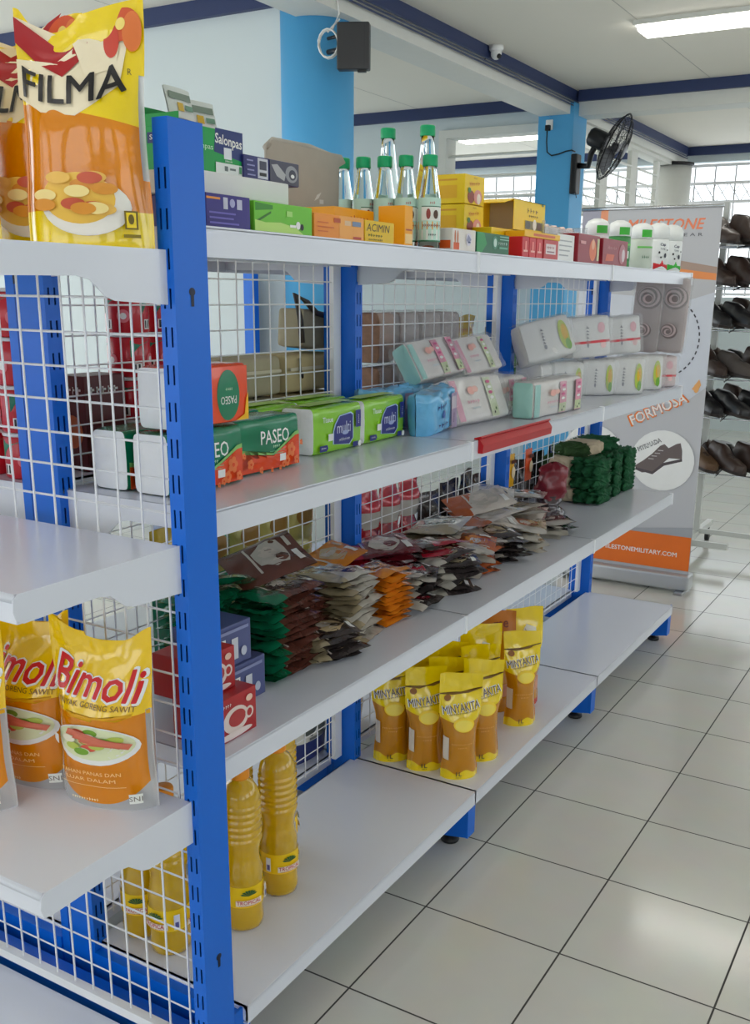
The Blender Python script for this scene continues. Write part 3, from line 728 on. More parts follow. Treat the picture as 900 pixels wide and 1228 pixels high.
def paseo_front(flip=False):
    w, h = PW * .97, PH * .93; b0 = .004
    ds = [('p', [(-w / 2, b0), (w / 2, b0), (w / 2, h * .72), (w * .42, h * .70), (w * .30, h * .55), (w * .16, h * .32), (0, h * .22), (-w * .2, h * .20), (-w * .36, h * .30), (-w / 2, h * .52)], flat(150, 210, 120)),
          ('p', [(-w / 2, b0), (w / 2, b0), (w / 2, h * .64), (w * .42, h * .63), (w * .30, h * .49), (w * .16, h * .27), (0, h * .17), (-w * .2, h * .16), (-w * .36, h * .25), (-w / 2, h * .44)], PORANGE)]
    rr = random.Random(2)
    for cu, cv, r in ((.34, .36, .15), (.24, .16, .12), (.40, .15, .09), (-.40, .24, .10), (.13, .12, .07), (.43, .50, .06), (-.28, .11, .07), (-.12, .08, .05), (.0, .1, .05)): ds += flower(w * cu, h * cv, h * r, FL1)
    ds += [('t', 'PASEO', -w * .10, h * .74, h * .26, WHITE, {'w': w * .46, 'bold': .012}), ('t', '~5', -w * .08, h * .55, h * .07, flat(190, 230, 190)), ('r', -w * .2, h * .45, w * .05, h * .46, flat(120, 200, 150)), ('r', -w * .17, h * .4, w * .02, h * .41, flat(120, 200, 150)), ('r', -w * .04, h * .24, w * .06, h * .38, WHITE)]
    return ds
def mk_paseo(label, loc, rot):
    return tag(soft_pack(PW, PD, PH, PGREEN, PAPERWHITE, {'front': paseo_front()}).build('tissue_pack'), label, 'tissue pack', 'green and orange tissue packs', None, loc, rot)
p0 = mk_paseo('green and orange tissue pack with white name, in front beside the lime packs', (.142, .335, Z2), PI / 2)
dup(p0, 'green and orange tissue pack at the front left, half hidden by the near blue upright', (.165, .135, Z2), PI / 2)
dup(p0, 'green and orange tissue pack, left white end of the pair behind the wire', (.075, .135, Z2), PI / 2)
dup(p0, 'green and orange tissue pack in the back row with only its green top showing', (.052, .335, Z2), PI / 2)
# upside-down pack on top
ov = [('r', -PW * .49, .004, PW * .49, PH * .95, PORANGE), ('e', PW * .20, PH * .48, .030, .042, PGREEN), ('t', 'PASEO', PW * .20, PH * .40, .013, WHITE, {'w': .042, 'rot': 180, 'bold': .01}), ('t', '~5', PW * .20, PH * .58, .006, flat(190, 230, 190), {'rot': 180}),
      ('e', -PW * .25, PH * .48, .030, .042, PGREEN), ('p', [(PW * .42, .004), (PW * .49, .004), (PW * .49, .05), (PW * .46, .04)], flat(250, 190, 20)), ('p', [(PW * .30, .004), (PW * .42, .004), (PW * .44, .014)], flat(250, 190, 20))]
tag(soft_pack(PW, PD, PH, PORANGE, PAPERWHITE, {'front': ov}).build('tissue_pack'), 'orange tissue pack with upside-down green oval, lying on top of the front packs', 'tissue pack', None, None, (.163, .155, Z2 + PH + .003), PI / 2)
MWd, MD, MH_ = .186, .080, .096
def multi_front():
    w, h = MWd * .97, MH_ * .93
    return [('p', [(-w * .16, h * .2), (w * .22, h * .12), (w * .30, h * .26), (w * .30, h * .82), (w * .24, h * .88), (-w * .02, h * .84), (-w * .12, h * .66), (-w * .16, h * .5)], flat(190, 214, 240)),
            ('p', [(-w * .14, h * .2), (w * .20, h * .14), (w * .28, h * .26), (w * .28, h * .80), (w * .23, h * .85), (-w * .01, h * .82), (-w * .10, h * .66), (-w * .14, h * .5)], MNAVY),
            ('t', 'multi', w * .07, h * .56, h * .26, flat(214, 216, 240), {'w': w * .30}), ('e', w * .10, h * .43, w * .07, h * .05, flat(170, 180, 220)), ('t', '~13', w * .08, h * .28, h * .075, flat(230, 232, 246), {'w': w * .24}),
            ('r', -w * .27, h * .30, -w * .17, h * .46, WHITE), ('p', [(-w * .44, h * .08), (-w * .30, h * .08), (-w * .27, h * .14), (-w * .29, h * .22), (-w * .44, h * .22)], MNAVY), ('t', '~6', -w * .36, h * .16, h * .05, WHITE, {'w': w * .1}),
            ('r', w * .33, h * .50, w * .45, h * .90, MNAVY), ('t', '~6', w * .39, h * .7, h * .06, WHITE, {'rot': 90}), ('r', w * .26, h * .05, w * .38, h * .17, MNAVY), ('e', w * .42, h * .1, w * .04, h * .07, WHITE),
            ('t', 'Tissue', -w * .3, h * .80, h * .12, WHITE, {'w': w * .2, 'bold': .02})]
MF = multi_front()
MTOP = [('p', [(-.08, .02), (.08, .02), (.08, .05), (-.02, .06), (-.08, .05)], flat(190, 226, 120))]
m0 = tag(soft_pack(MWd, MD, MH_, LIME, PAPERWHITE, {'front': MF, 'top': MTOP}).build('tissue_pack'), 'lime green tissue pack with navy panel, beside the orange pack', 'tissue pack', 'lime green tissue packs', None, (.112, .606, Z2), PI / 2 + .03)
dup(m0, 'lime green tissue pack with navy panel, beside the light blue bags', (.108, .802, Z2), PI / 2 + .05)
dup(m0, 'lime green tissue pack in the back row behind the orange and lime front packs', (.020, .500, Z2), PI / 2)
dup(m0, 'lime green tissue pack in the back row behind the first lime pack', (.018, .692, Z2), PI / 2)

# ---- top shelf boxes ---------------------------------------------------------
ZT = Z3 + .0005
def txt_lines(w, h, m, seed): return lines(-w * .4, w * .4, h * .75, 4, h * .18, h * .05, m, seed)
PURP = flat(54, 42, 128); G1 = flat(112, 196, 52); ORG = flat(240, 148, 48); ACY = flat(232, 190, 12)
GTOP = 'small cartons along the top shelf edge'
carton('medicine_carton', 'purple carton under the white box, beside the near upright on the top shelf', 'box', .308, .032, .132, ZT, .13, .046, PURP, {'front': [('r', -.012, .026, -.002, .042, flat(200, 200, 216)), ('e', .008, .035, .006, .006, flat(170, 170, 210)), ('r', .018, .027, .030, .041, flat(190, 190, 214)), ('r', -.05, .038, -.02, .041, flat(240, 150, 60))] + lines(-.045, .045, .02, 3, .007, .0025, flat(110, 100, 190), 4)}, GTOP)
carton('medicine_carton', 'bright green carton on the top shelf edge, between the purple and orange cartons', 'box', .308, .142, .294, ZT, .13, .044, G1, {'front': [('p', [(-.074, .030), (-.03, .034), (-.03, .040), (-.074, .042)], flat(60, 140, 40)), ('p', [(-.072, .012), (-.035, .028), (-.035, .031), (-.072, .016)], flat(60, 120, 40)), ('p', [(-.076, .001), (.05, .001), (.03, .010), (-.01, .016), (-.05, .014), (-.076, .017)], flat(190, 226, 120)), ('r', .005, .026, .02, .034, flat(170, 220, 120)), ('e', .035, .014, .006, .006, WHITE), ('e', .045, .012, .005, .005, INK), ('r', .012, .010, .028, .014, WHITE)]}, GTOP)
carton('medicine_carton', 'orange carton on the top shelf edge, beside the bright green carton', 'box', .308, .300, .454, ZT, .10, .038, ORG, {'front': [('r', -.002, 0, .076, .038, flat(242, 168, 80)), ('r', .014, .023, .034, .031, flat(226, 190, 150)), ('r', .038, .023, .066, .031, flat(120, 140, 170)), ('r', -.02, .026, .0, .033, flat(190, 80, 40)), ('r', .04, .002, .066, .006, flat(190, 70, 50))] + lines(-.07, -.02, .024, 3, .007, .002, flat(220, 110, 40), 8)}, GTOP)
carton('medicine_carton', 'yellow carton with black lettering on the top shelf edge, before the green-capped bottles', 'box', .308, .458, .560, ZT, .06, .037, ACY, {'front': [('t', 'ACIMIN', -.006, .025, .013, INK, {'w': .078, 'bold': .0, 'shear': .2}), ('t', '~6', -.014, .012, .0055, flat(70, 90, 40), {'w': .052}), ('t', '~9', -.014, .0045, .004, flat(90, 90, 40), {'w': .05})], 'left': [('r', -.02, .01, .02, .03, flat(246, 160, 40))]}, GTOP)
carton('medicine_carton', 'orange yellow carton lying behind the black-lettered yellow carton', 'box', .215, .500, .640, ZT, .08, .066, flat(246, 168, 22), {'front': [('t', '~6', .02, .048, .012, flat(190, 60, 30), {'w': .07}), ('r', -.06, .03, -.02, .04, flat(250, 210, 90))]}, GTOP)
carton('medicine_carton', 'narrow orange carton standing upright between the green-capped bottles', 'box', .285, .640, .672, ZT, .06, .076, flat(250, 170, 20), {'front': [('r', -.014, .006, .014, .024, flat(252, 210, 140)), ('r', -.012, .03, .012, .033, flat(200, 90, 40))]}, GTOP)
# plaster box: open display with two sachets in it
t = thing('plaster_box', 'green and blue display box of pain plasters standing on the white carton', 'box', (.212, .118, ZT + .0795), PI / 2, None)
SAG = flat(12, 158, 74)
b = carton_mesh(.128, .09, .064, SAG, {'front': [('p', [(-.004, .032), (.064, .024), (.064, .0655), (.0, .0655)], flat(34, 52, 116)), ('t', 'Salonpas', .030, .048, .018, WHITE, {'w': .062, 'bold': .03, 'rot': -3}), ('r', .018, .024, .036, .040, flat(226, 230, 236)), ('r', -.002, .003, .062, .018, flat(230, 234, 232)), ('r', .018, .007, .026, .014, flat(110, 120, 120)), ('r', .03, .009, .044, .012, flat(110, 120, 120)), ('r', .052, .006, .058, .016, flat(60, 140, 90)), ('t', '~7', .028, .021, .004, WHITE), ('t', 'Salonpas', -.034, .036, .010, flat(200, 240, 210), {'w': .05}), ('r', -.058, .004, -.046, .018, WHITE)],
     'left': [('r', -.03, .04, .03, .055, flat(34, 52, 116)), ('t', 'Salonpas', 0, .047, .009, WHITE, {'w': .05})]})
b.build('box_body', t)
b = MB(); b.box(-.064, .064, .043, .045, .064, .092, SAG); b.box(-.063, -.061, -.03, .045, .064, .080, SAG); b.box(-.05, .06, -.03, .04, .0642, .0648, flat(206, 70, 60)); b.build('box_flap', t)
for k, (dy, lab, rz) in enumerate(((.092, 'grey white plaster sachet leaning up in the green box, nearer the blue upright', .1), (.150, 'grey white plaster sachet leaning up in the green box, next to the navy box', -.12))):
    b = MB(); b.grid(lambda a, s: ((a - .5) * .062, -.002 * math.sin(PI * a) - .001, s * .044), 6, 4, flat(212, 218, 214, .3)); b.grid(lambda a, s: ((a - .5) * .062, .002 * math.sin(PI * a) + .001, s * .044), 6, 4, flat(200, 206, 204, .3), True, None, True)
    b.decals(lambda u, v, o: (u, -.0035 - o, v), [('r', -.026, .026, .026, .036, flat(120, 136, 124)), ('r', -.01, .01, .004, .022, flat(206, 170, 60)), ('r', .008, .012, .026, .02, flat(110, 150, 130))])
    tag(b.build('plaster_sachet'), lab, 'sachet', None, None, (.218 - k * .012, dy, ZT + .143 + (.012 if k == 0 else .004)), (math.radians(-14), 0, PI / 2 + rz))
# white carton with its lid standing open
t = thing('open_carton', 'white flat carton with its big grey lid standing open, on the purple and green cartons', 'box', (0, 0, ZT + .0465))
b = MB(); b.rbox(.105, .285, .02, .262, 0, .032, flat(226, 226, 224), .002); b.build('box_body', t)
GREYC = mat('grey_carton_board', (176, 170, 160), .8, var=.06, vscale=30)
b = MB(); o = [(.44, -.03), (.445, .118), (.462, .134), (.70, .136), (.715, .122), (.690, .112), (.686, -.03)]
b.prism(o, .098, .1005, GREYC, 'yzx'); b.tube([(.0985, .448, .120), (.092, .48, .137), (.088, .60, .140), (.092, .71, .128)], .006, GREYC, 6); b.decals(lambda u, v, o_: (.1005 + o_, u, v), [('p', [(.60, .04), (.615, .046), (.625, .058), (.61, .052)], flat(216, 214, 208)), ('r', .618, .036, .632, .044, flat(210, 208, 204))]); b.build('lid', t)
carton('medicine_carton', 'navy carton with grey swirl picture lying on the white carton before the open lid', 'box', .262, .178, .322, ZT + .0795, .075, .036, flat(50, 52, 116), {'front': [('r', -.038, .004, -.012, .034, flat(210, 212, 222)), ('r', -.034, .008, -.016, .013, INK), ('r', -.034, .017, -.016, .030, flat(70, 70, 90)), ('r', -.008, .001, .071, .035, flat(74, 74, 92)), ('p', [(-.004, .028), (.012, .03), (.034, .016), (.03, .006), (.01, .012)], flat(178, 178, 182)), ('e', .050, .018, .017, .013, flat(150, 152, 160)), ('e', .052, .017, .010, .008, flat(60, 62, 80)), ('e', .052, .015, .005, .003, WHITE)] + lines(-.068, -.044, .028, 4, .007, .002, flat(150, 150, 200), 3)})
# green-capped bottles of clear liniment
GLASSM = mat('clear_glass', (238, 246, 244), 0.03, trans=1.0, ior=1.33, var=0)
CAPG = mat('green_cap', (0, 164, 104), .4, bump=.0, var=.05); LABM = mat('pale_mint_label', (196, 228, 214), .5)
def gbottle(label, x, y, tall, rot, grp):
    t = thing('glass_bottle', label, 'bottle', (x, y, ZT), rot, grp)
    if not tall: pr = [(.020, 0), (.0228, .003), (.0228, .090), (.0218, .100), (.0175, .125), (.0135, .150), (.0125, .160)]; ch = .158; cr = .0150; lr, l0, l1 = .0231, .014, .098
    else: pr = [(.026, 0), (.029, .004), (.029, .110), (.026, .135), (.019, .180), (.015, .215), (.0135, .235)]; ch = .233; cr = .016; lr, l0, l1 = .0293, .02, .105
    b = MB(); b.lathe(pr, 24, GLASSM); b.build('bottle_body', t)
    c = MB(); n = 36
    c.lathe([(cr, ch), (cr + .0004, ch + .002), (cr + .0004, ch + .019), (cr - .0014, ch + .0215)], 30, CAPG); c.build('cap', t)
    R = lr; fn = lambda u, v, o: ((R + o) * math.sin(u / R), -(R + o) * math.cos(u / R), v)
    lb = MB(); lb.grid(lambda a, s: fn((2 * a - 1) * PI * R * .62, l0 + (l1 - l0) * s, 0), 26, 1, LABM)
    h = l1 - l0; wv = PI * R * .6
    ds = [('r', -wv, l0 + h * .28, wv, l0 + h * .46, flat(244, 168, 20)), ('r', -wv, l0 + h * .05, wv, l0 + h * .26, flat(232, 232, 224)), ('r', -wv * .55, l0 + h * .48, wv * .55, l0 + h * .80, flat(236, 236, 228)), ('r', -wv * .55, l0 + h * .79, wv * .55, l0 + h * .81, DGREEN), ('r', -wv, l0, wv, l0 + h * .03, DGREEN),
          ('t', '~10', 0, l0 + h * .37, h * .09, flat(150, 40, 20), {'w': wv * .9}), ('e', -wv * .2, l0 + h * .63, wv * .10, h * .12, flat(150, 60, 50)), ('e', wv * .15, l0 + h * .62, wv * .12, h * .10, flat(90, 60, 40)), ('t', '~3', 0, l0 + h * .88, h * .07, flat(190, 60, 60)), ('t', '~5', 0, l0 + h * .16, h * .06, INK)]
    lb.decals(fn, ds, 2, .0002, .00015); lb.build('paper_label', t)
    return t
GBOT = 'short clear bottles with green caps on the top shelf'
g0 = gbottle('short clear bottle with green cap at the front of its row, on the shelf edge', .275, .757, False, .8, GBOT)
for k, (x, y, lb) in enumerate(((.228, .742, 'short green-capped bottle second from the shelf edge, right behind the front bottle'), (.182, .735, 'short green-capped bottle third from the shelf edge, above the narrow orange carton'), (.135, .728, 'short green-capped bottle fourth from the shelf edge in the receding row'), (.088, .722, 'short green-capped bottle fifth from the shelf edge, beside the grey lid'), (.042, .716, 'short green-capped bottle deepest in the row, half hidden by the grey lid'))):
    dup(g0, lb, (x, y, ZT), .8 + .3 * k)
g1 = gbottle('tall clear bottle with green cap rising right behind the front short bottle', .205, .872, True, .7, 'tall clear bottles with green caps')
dup(g1, 'tall clear green-capped bottle standing deeper, left of the other tall one', (.110, .868, ZT), .2)
# cartons past the bottles
carton('tonic_carton', 'small white carton with two little orange bottles pictured, beside the front bottle', 'box', .308, .800, .908, ZT, .09, .044, flat(232, 224, 216), {'front': [('r', -.050, .002, -.024, .016, flat(226, 92, 30)), ('e', -.044, .026, .003, .014, flat(200, 110, 60)), ('e', -.032, .026, .003, .014, flat(200, 110, 60)), ('e', .018, .024, .013, .013, flat(220, 214, 226)), ('p', [(.008, .022), (.016, .034), (.030, .024), (.018, .016)], flat(150, 150, 180)), ('r', .014, .017, .026, .02, flat(60, 70, 120))], 'left': [('r', -.04, .004, .04, .02, flat(226, 92, 30))]})
carton('ointment_carton', 'dark green carton with white print on the shelf edge, under the open yellow box', 'box', .308, .914, 1.085, ZT, .12, .043, flat(16, 104, 66), {'front': [('p', [(-.06, 0), (-.035, .02), (-.05, .043), (-.085, .043), (-.085, 0)], flat(40, 150, 80)), ('e', .008, .024, .013, .014, flat(60, 140, 110)), ('e', .008, .024, .008, .009, flat(200, 226, 214)), ('t', '~5', .050, .024, .008, flat(200, 230, 216), {'w': .05}), ('r', .03, .012, .075, .016, flat(110, 180, 150))] + lines(.03, .08, .038, 2, .006, .002, flat(150, 200, 180), 2)})
YB = flat(246, 206, 8)
ydec = {'front': [('t', '~7', 0, .046, .010, flat(214, 60, 30), {'w': .055, 'bold': .02, 'rot': 6}), ('e', -.02, .016, .018, .014, flat(150, 60, 40)), ('e', .016, .018, .022, .016, flat(226, 150, 140)), ('e', .02, .014, .010, .012, flat(240, 226, 214)), ('e', -.03, .03, .008, .006, flat(60, 120, 50)), ('t', '~7', 0, .058, .004, flat(150, 110, 10))], 'left': [('r', -.03, .050, .03, .054, flat(226, 160, 20)), ('r', -.03, .012, .03, .04, flat(238, 180, 10))]}
carton('food_carton', 'yellow carton with red script, upper of the two stacked beside the bottles', 'box', .205, 1.055, 1.160, ZT + .115, .10, .064, YB, ydec, 'stacked yellow cartons')
carton('food_carton', 'yellow carton with red script, lower of the two stacked beside the bottles', 'box', .205, 1.055, 1.160, ZT + .0495, .10, .064, YB, ydec, 'stacked yellow cartons')
b = carton_mesh(.12, .10, .048, flat(214, 206, 190), {}); tag(b.build('food_carton'), 'pale carton supporting the two stacked yellow cartons', 'box', None, None, (.135, 1.108, ZT), PI / 2)
t = thing('open_carton', 'yellow carton lying on its side with its end flap open towards the camera', 'box', (.205, 1.335, ZT + .0665), PI / 2)
b = MB(); w_, d_, h_ = .20, .09, .072
b.box(-w_ / 2, w_ / 2, -d_ / 2, -d_ / 2 + .0015, 0, h_, YB); b.box(-w_ / 2, w_ / 2, d_ / 2 - .0015, d_ / 2, 0, h_, YB); b.box(-w_ / 2, w_ / 2, -d_ / 2, d_ / 2, 0, .0015, YB); b.box(-w_ / 2, w_ / 2, -d_ / 2, d_ / 2, h_ - .0015, h_, YB); b.box(w_ / 2 - .0015, w_ / 2, -d_ / 2, d_ / 2, 0, h_, YB)
b.box(-w_ / 2 + .05, -w_ / 2 + .0515, -d_ / 2 + .002, d_ / 2 - .002, .002, h_ - .002, GREYC)
b.decals(face_fn(w_, d_, h_, 'front'), [('t', '~4', .02, .050, .012, flat(150, 110, 10), {'w': .07}), ('t', '~5', .025, .038, .008, flat(150, 110, 10), {'w': .06}), ('r', -.03, .006, .085, .026, flat(130, 120, 80)), ('e', -.012, .016, .016, .009, flat(90, 90, 80)), ('e', .03, .018, .012, .013, flat(240, 234, 226)), ('e', .06, .015, .014, .009, flat(110, 80, 70)), ('e', .078, .068, .006, .003, DGREEN)])
b.build('box_body', t)
b = MB(); b.add([(-w_ / 2, -d_ / 2, h_), (-w_ / 2, d_ / 2, h_), (-w_ / 2 - .05, d_ / 2 - .004, h_ - .012), (-w_ / 2 - .05, -d_ / 2 + .004, h_ - .012), (-w_ / 2, -d_ / 2, h_ - .0015), (-w_ / 2, d_ / 2, h_ - .0015), (-w_ / 2 - .05, d_ / 2 - .004, h_ - .0135), (-w_ / 2 - .05, -d_ / 2 + .004, h_ - .0135)], [(0, 1, 2, 3), (7, 6, 5, 4), (0, 3, 7, 4), (1, 5, 6, 2), (2, 6, 7, 3)], YB); b.build('flap', t)
carton('food_carton', 'yellow carton under the open yellow one, beside the dark green carton', 'box', .255, 1.10, 1.375, ZT, .15, .065, YB, {'front': [('t', '~4', -.02, .045, .012, flat(180, 140, 20), {'w': .06}), ('r', .02, .006, .12, .026, flat(236, 190, 60)), ('e', .06, .03, .012, .012, flat(250, 226, 130))]})
carton('soap_carton', 'grey and teal carton standing behind the open yellow carton, before the blue pillar', 'box', .16, 1.46, 1.60, ZT, .09, .135, flat(214, 220, 222), {'front': [('r', -.07, .10, .07, .134, flat(90, 150, 150)), ('r', -.07, .07, .07, .10, flat(150, 156, 160)), ('t', '~5', -.02, .05, .014, flat(90, 100, 110)), ('e', .03, .035, .012, .010, flat(180, 186, 190))], 'left': [('r', -.04, .10, .04, .134, flat(60, 130, 130)), ('r', -.04, .06, .04, .10, flat(140, 146, 150))]})
for k in range(4):
    y = 1.155 + .043 * k if k < 3 else 1.29
    w2 = .04 if k < 3 else .095
    carton('medicine_carton', ['leftmost small red carton on the shelf edge, beside the dark green carton', 'second small red carton on the shelf edge, left of the wide red and white one', 'third small red carton, touching the wide red and white one', 'wide red carton with white panel on the shelf edge, under the yellow lidded strip'][k], 'box', .311, y, y + w2, ZT, .05, .046, RED if k < 3 else flat(196, 60, 60), {'front': [('r', -w2 * .3, .012, w2 * .3, .016, flat(250, 190, 180)), ('r', -w2 * .1, .016, w2 * .1, .036, flat(250, 150, 140))] if k < 3 else [('r', -.036, .012, .03, .036, flat(236, 220, 220)), ('t', '~5', -.004, .028, .008, flat(170, 40, 50), {'w': .05}), ('r', -.03, .016, .02, .019, flat(150, 100, 110))]}, 'small red cartons on the top shelf edge')
carton('medicine_carton', 'flat yellow carton lying across the small red cartons', 'box', .309, 1.17, 1.40, ZT + .0465, .05, .014, flat(246, 190, 20), {'front': [('r', -.06, .004, .08, .010, flat(214, 90, 30))]})
# acrylic tray with little bottles
t = thing('display_tray', 'clear acrylic tray holding small pink-capped bottles, behind the red cartons', 'tray', (.205, 1.575, ZT), PI / 2)
AC = film_mat('clear_acrylic', (226, 232, 236), .72, .08, .02, 10)
b = MB()
for a in ((-.16, .16, -.055, -.052, 0, .085), (-.16, .16, .052, .055, 0, .11), (-.16, -.157, -.055, .055, 0, .10), (.157, .16, -.055, .055, 0, .10), (-.16, .16, -.055, .055, 0, .003), (-.055, -.053, -.055, .055, 0, .09), (.053, .055, -.055, .055, 0, .09)): b.box(*a, AC)
b.build('tray_body', t)
for k in range(10):
    tb = thing('serum_bottle', 'small pink-capped dark bottle in the acrylic tray, %s from its near end' % ['first', 'second', 'third', 'fourth', 'fifth', 'sixth', 'seventh', 'eighth', 'ninth', 'tenth'][k], 'bottle', (.195 + .02 * (k % 2), 1.438 + .030 * k, ZT + .004), 0, 'small bottles in the acrylic tray')
    b = MB(); b.lathe([(.010, 0), (.0115, .003), (.0115, .062), (.006, .070)], 14, [flat(70, 190, 70) if k > 5 else flat(40, 36, 44)] * 3 if True else 0); b.build('bottle_body', tb)
    b = MB(); b.lathe([(.0105, .068), (.0105, .088), (.007, .094)], 14, flat(240, 214, 206)); b.build('cap', tb)
carton('paper_card', 'white price card standing in front of the acrylic tray', 'card', .303, 1.40, 1.52, ZT, .004, .066, WHITE, {'front': lines(-.05, .05, .05, 4, .012, .003, flat(170, 170, 176), 6)})
MAR = flat(150, 32, 48)
carton('medicine_carton', 'maroon carton with orange figure on the shelf edge, left of the other maroon one', 'box', .311, 1.53, 1.70, ZT, .06, .074, MAR, {'front': [('e', .03, .034, .028, .028, flat(226, 110, 60)), ('e', .03, .05, .012, .014, flat(236, 170, 130)), ('r', .062, .008, .080, .066, flat(200, 200, 150)), ('r', -.07, .048, -.03, .056, flat(220, 150, 150))]}, 'maroon cartons on the top shelf')
carton('medicine_carton', 'wide maroon carton on the shelf edge before the green-topped bottles', 'box', .311, 1.73, 1.955, ZT, .06, .072, MAR, {'front': [('t', '~7', -.03, .048, .010, flat(220, 150, 150), {'w': .08}), ('p', [(-.09, .01), (-.02, .012), (-.01, .03), (-.08, .03)], flat(214, 90, 50)), ('e', .06, .034, .03, .028, flat(186, 110, 120)), ('e', .07, .03, .014, .018, flat(214, 196, 200))]}, 'maroon cartons on the top shelf')
def lotion(label, x, y, body, cap, h, r, decs, grp):
    t = thing('lotion_bottle', label, 'bottle', (x, y, ZT), .8, grp)
    b = MB(); b.lathe([(r * .85, 0), (r, .004), (r, h * .62), (r * .97, h * .66)], 24, body); fn = lambda u, v, o: ((r + o) * math.sin(u / r), -(r + o) * math.cos(u / r), v); b.decals(fn, decs, 2, .0005, .0003); b.build('bottle_body', t)
    c = MB(); c.lathe([(r * .9, h * .66), (r * 1.02, h * .67), (r * 1.02, h * .86), (r * .8, h * .95), (r * .35, h)], 24, cap); c.decals(lambda u, v, o: ((r * 1.02 + o) * math.sin(u / r), -(r * 1.02 + o) * math.cos(u / r), v), [('r', -r * .5, h * .69, r * .5, h * .85, flat(60, 180, 50))] if grp else [], 2); c.build('cap', t)
WB = mat('white_bottle_plastic', (238, 240, 238), .3, var=.02)
gd = [('r', -.03, .02, .03, .06, flat(30, 130, 60)), ('r', -.02, .028, .02, .05, flat(226, 236, 226)), ('t', '~4', 0, .038, .010, DGREEN), ('r', -.03, .066, .03, .072, flat(110, 200, 90))]
GL = 'white and green topped lotion bottles on the top shelf'
lotion('green-topped lotion bottle behind the wide maroon carton, nearest of the lotions', .215, 1.945, WB, WB, .14, .036, gd, GL)
lotion('green-topped lotion bottle just past the wide maroon carton', .245, 2.07, mat('green_bottle_plastic', (70, 150, 80), .3), WB, .142, .036, gd, GL)
lotion('clear-bodied lotion bottle with white top, before the two white spray bottles', .262, 2.25, mat('frosted_bottle', (206, 214, 200), .3), WB, .145, .036, gd[2:], GL)
sp = lambda c: [('p', [(-.03, .004), (.03, .004), (.03, .02), (.0, .034), (-.03, .026)], c), ('t', 'Cap', .0, .085, .012, flat(40, 40, 80), {'bold': .03}), ('t', 'Lang', .0, .072, .008, flat(40, 40, 80)), ('e', -.012, .06, .003, .004, INK), ('e', .01, .05, .005, .008, flat(60, 60, 70)), ('e', -.006, .044, .003, .003, INK), ('e', .018, .068, .003, .003, INK)]
lotion('white spray bottle with red foot band at the far end of the top shelf', .262, 2.44, WB, WB, .158, .036, sp(RED), None)
lotion('white spray bottle with green foot band, last on the top shelf', .270, 2.585, WB, WB, .160, .036, sp(flat(60, 180, 60)), None)

# ------------------------------------------------------------------ middle shelf: bags, pads, wrapped packs
WRAPC = film_mat('pack_cling_film', (240, 242, 244), .80, .06, 1.0, 30)
def crumpled(w, d, h, m, faces, seed):
    """soft bag: full in the middle, flat sealed ends with flaring corners"""
    b = MB(); nr, nx = 36, 26; W = w + .05
    def fn(a, s):
        v = 2 * s - 1; an = 2 * PI * a; c, q = math.cos(an), math.sin(an); g = max(0, 1 - abs(v) ** 5) ** .6
        hh = h * (.5 + .04 * (1 - g)); n = nz3(v * 4 + seed, c * 2.4, q * 2.4 + seed) * .010
        return (v * W / 2 + nz3(q * 3, seed, v) * .006 * abs(v), math.copysign(abs(c) ** .5, c) * (d / 2 * g + .001) + n * (.4 + .6 * g) * (1 if c > 0 else -1) * .6, max(0, h / 2 + math.copysign(abs(q) ** .45, q) * hh + (n * .7 if q > 0 else 0)))
    b.grid(fn, nr, nx, m, True, None, False, True)
    for k, ds in faces.items(): b.decals(lambda u, v, o: (u, fn(.75 + .0001, .5 + u / W)[1] * 0 + min(fn(a_, .5 + u / W)[1] for a_ in (.5, .55, .6, .65)) - .001 - o, v), ds, 2, .0008, .0004)
    return b
def wrapped(label, w, d, h, m, faces, loc, rot, cat='sanitary pack', name='pad_pack', group=None, seed=0, ends=None, film=True, bulge=.008):
    t = thing(name, label, cat, loc, rot, group)
    (crumpled(w, d, h, m, faces, seed) if not film else soft_pack(w, d, h, m, ends or m, faces, bulge, fseed=seed)).build('pack_body', t)
    if film:
        b = MB(); nx, nr = 16, 30; W, D, H = w + .018, d + .010, h + .008
        def fn(a, s):
            x = (2 * s - 1) * W / 2; an = 2 * PI * a; c, q = math.cos(an), math.sin(an); e = .3
            n = nz3(x * 36 + seed, c * 2.2 + seed, q * 2.2) * .005
            return (x + nz3(c * 3, q * 3, seed + s) * .006, math.copysign(abs(c) ** e, c) * (D / 2 + n + .002), max(-.0, h / 2 + math.copysign(abs(q) ** e, q) * (H / 2 + n)))
        b.grid(fn, nr, nx, WRAPC, True, None, False, True); b.build('plastic_wrap', t)
    return t
WIPE = mat('light_blue_wrap', (110, 186, 232), .25, coat=.5, var=.12, vscale=30, bump=.6, bscale=38)
wd_ = {'front': [('t', '~6', -.02, .068, .014, flat(40, 60, 130), {'w': .05, 'rot': 4}), ('e', -.02, .048, .012, .010, flat(70, 110, 180)), ('t', '~5', -.018, .024, .012, flat(30, 50, 120), {'w': .055}), ('r', .030, .004, .064, .088, flat(170, 150, 180)), ('r', .034, .05, .06, .08, flat(206, 196, 206)), ('t', '~6', .048, .03, .008, flat(90, 60, 100), {'w': .024, 'rot': 80})]}
w0 = wrapped('light blue wet tissue bag at the front, between the lime packs and the pink pads', .155, .07, .100, WIPE, wd_, (.165, .995, Z2), (0, math.radians(-4), PI / 2 + .12), 'wet tissue bag', 'wet_tissue_bag', 'light blue bags', 3, None, False, .014)
dup(w0, 'light blue bag behind the second lime pack, its crumpled top showing', (.055, .955, Z2), (0, 0, PI / 2 - .1))
dup(w0, 'light blue bag behind the front blue bag, nearest the wire back', (.045, 1.115, Z2), (0, 0, PI / 2 + .15))
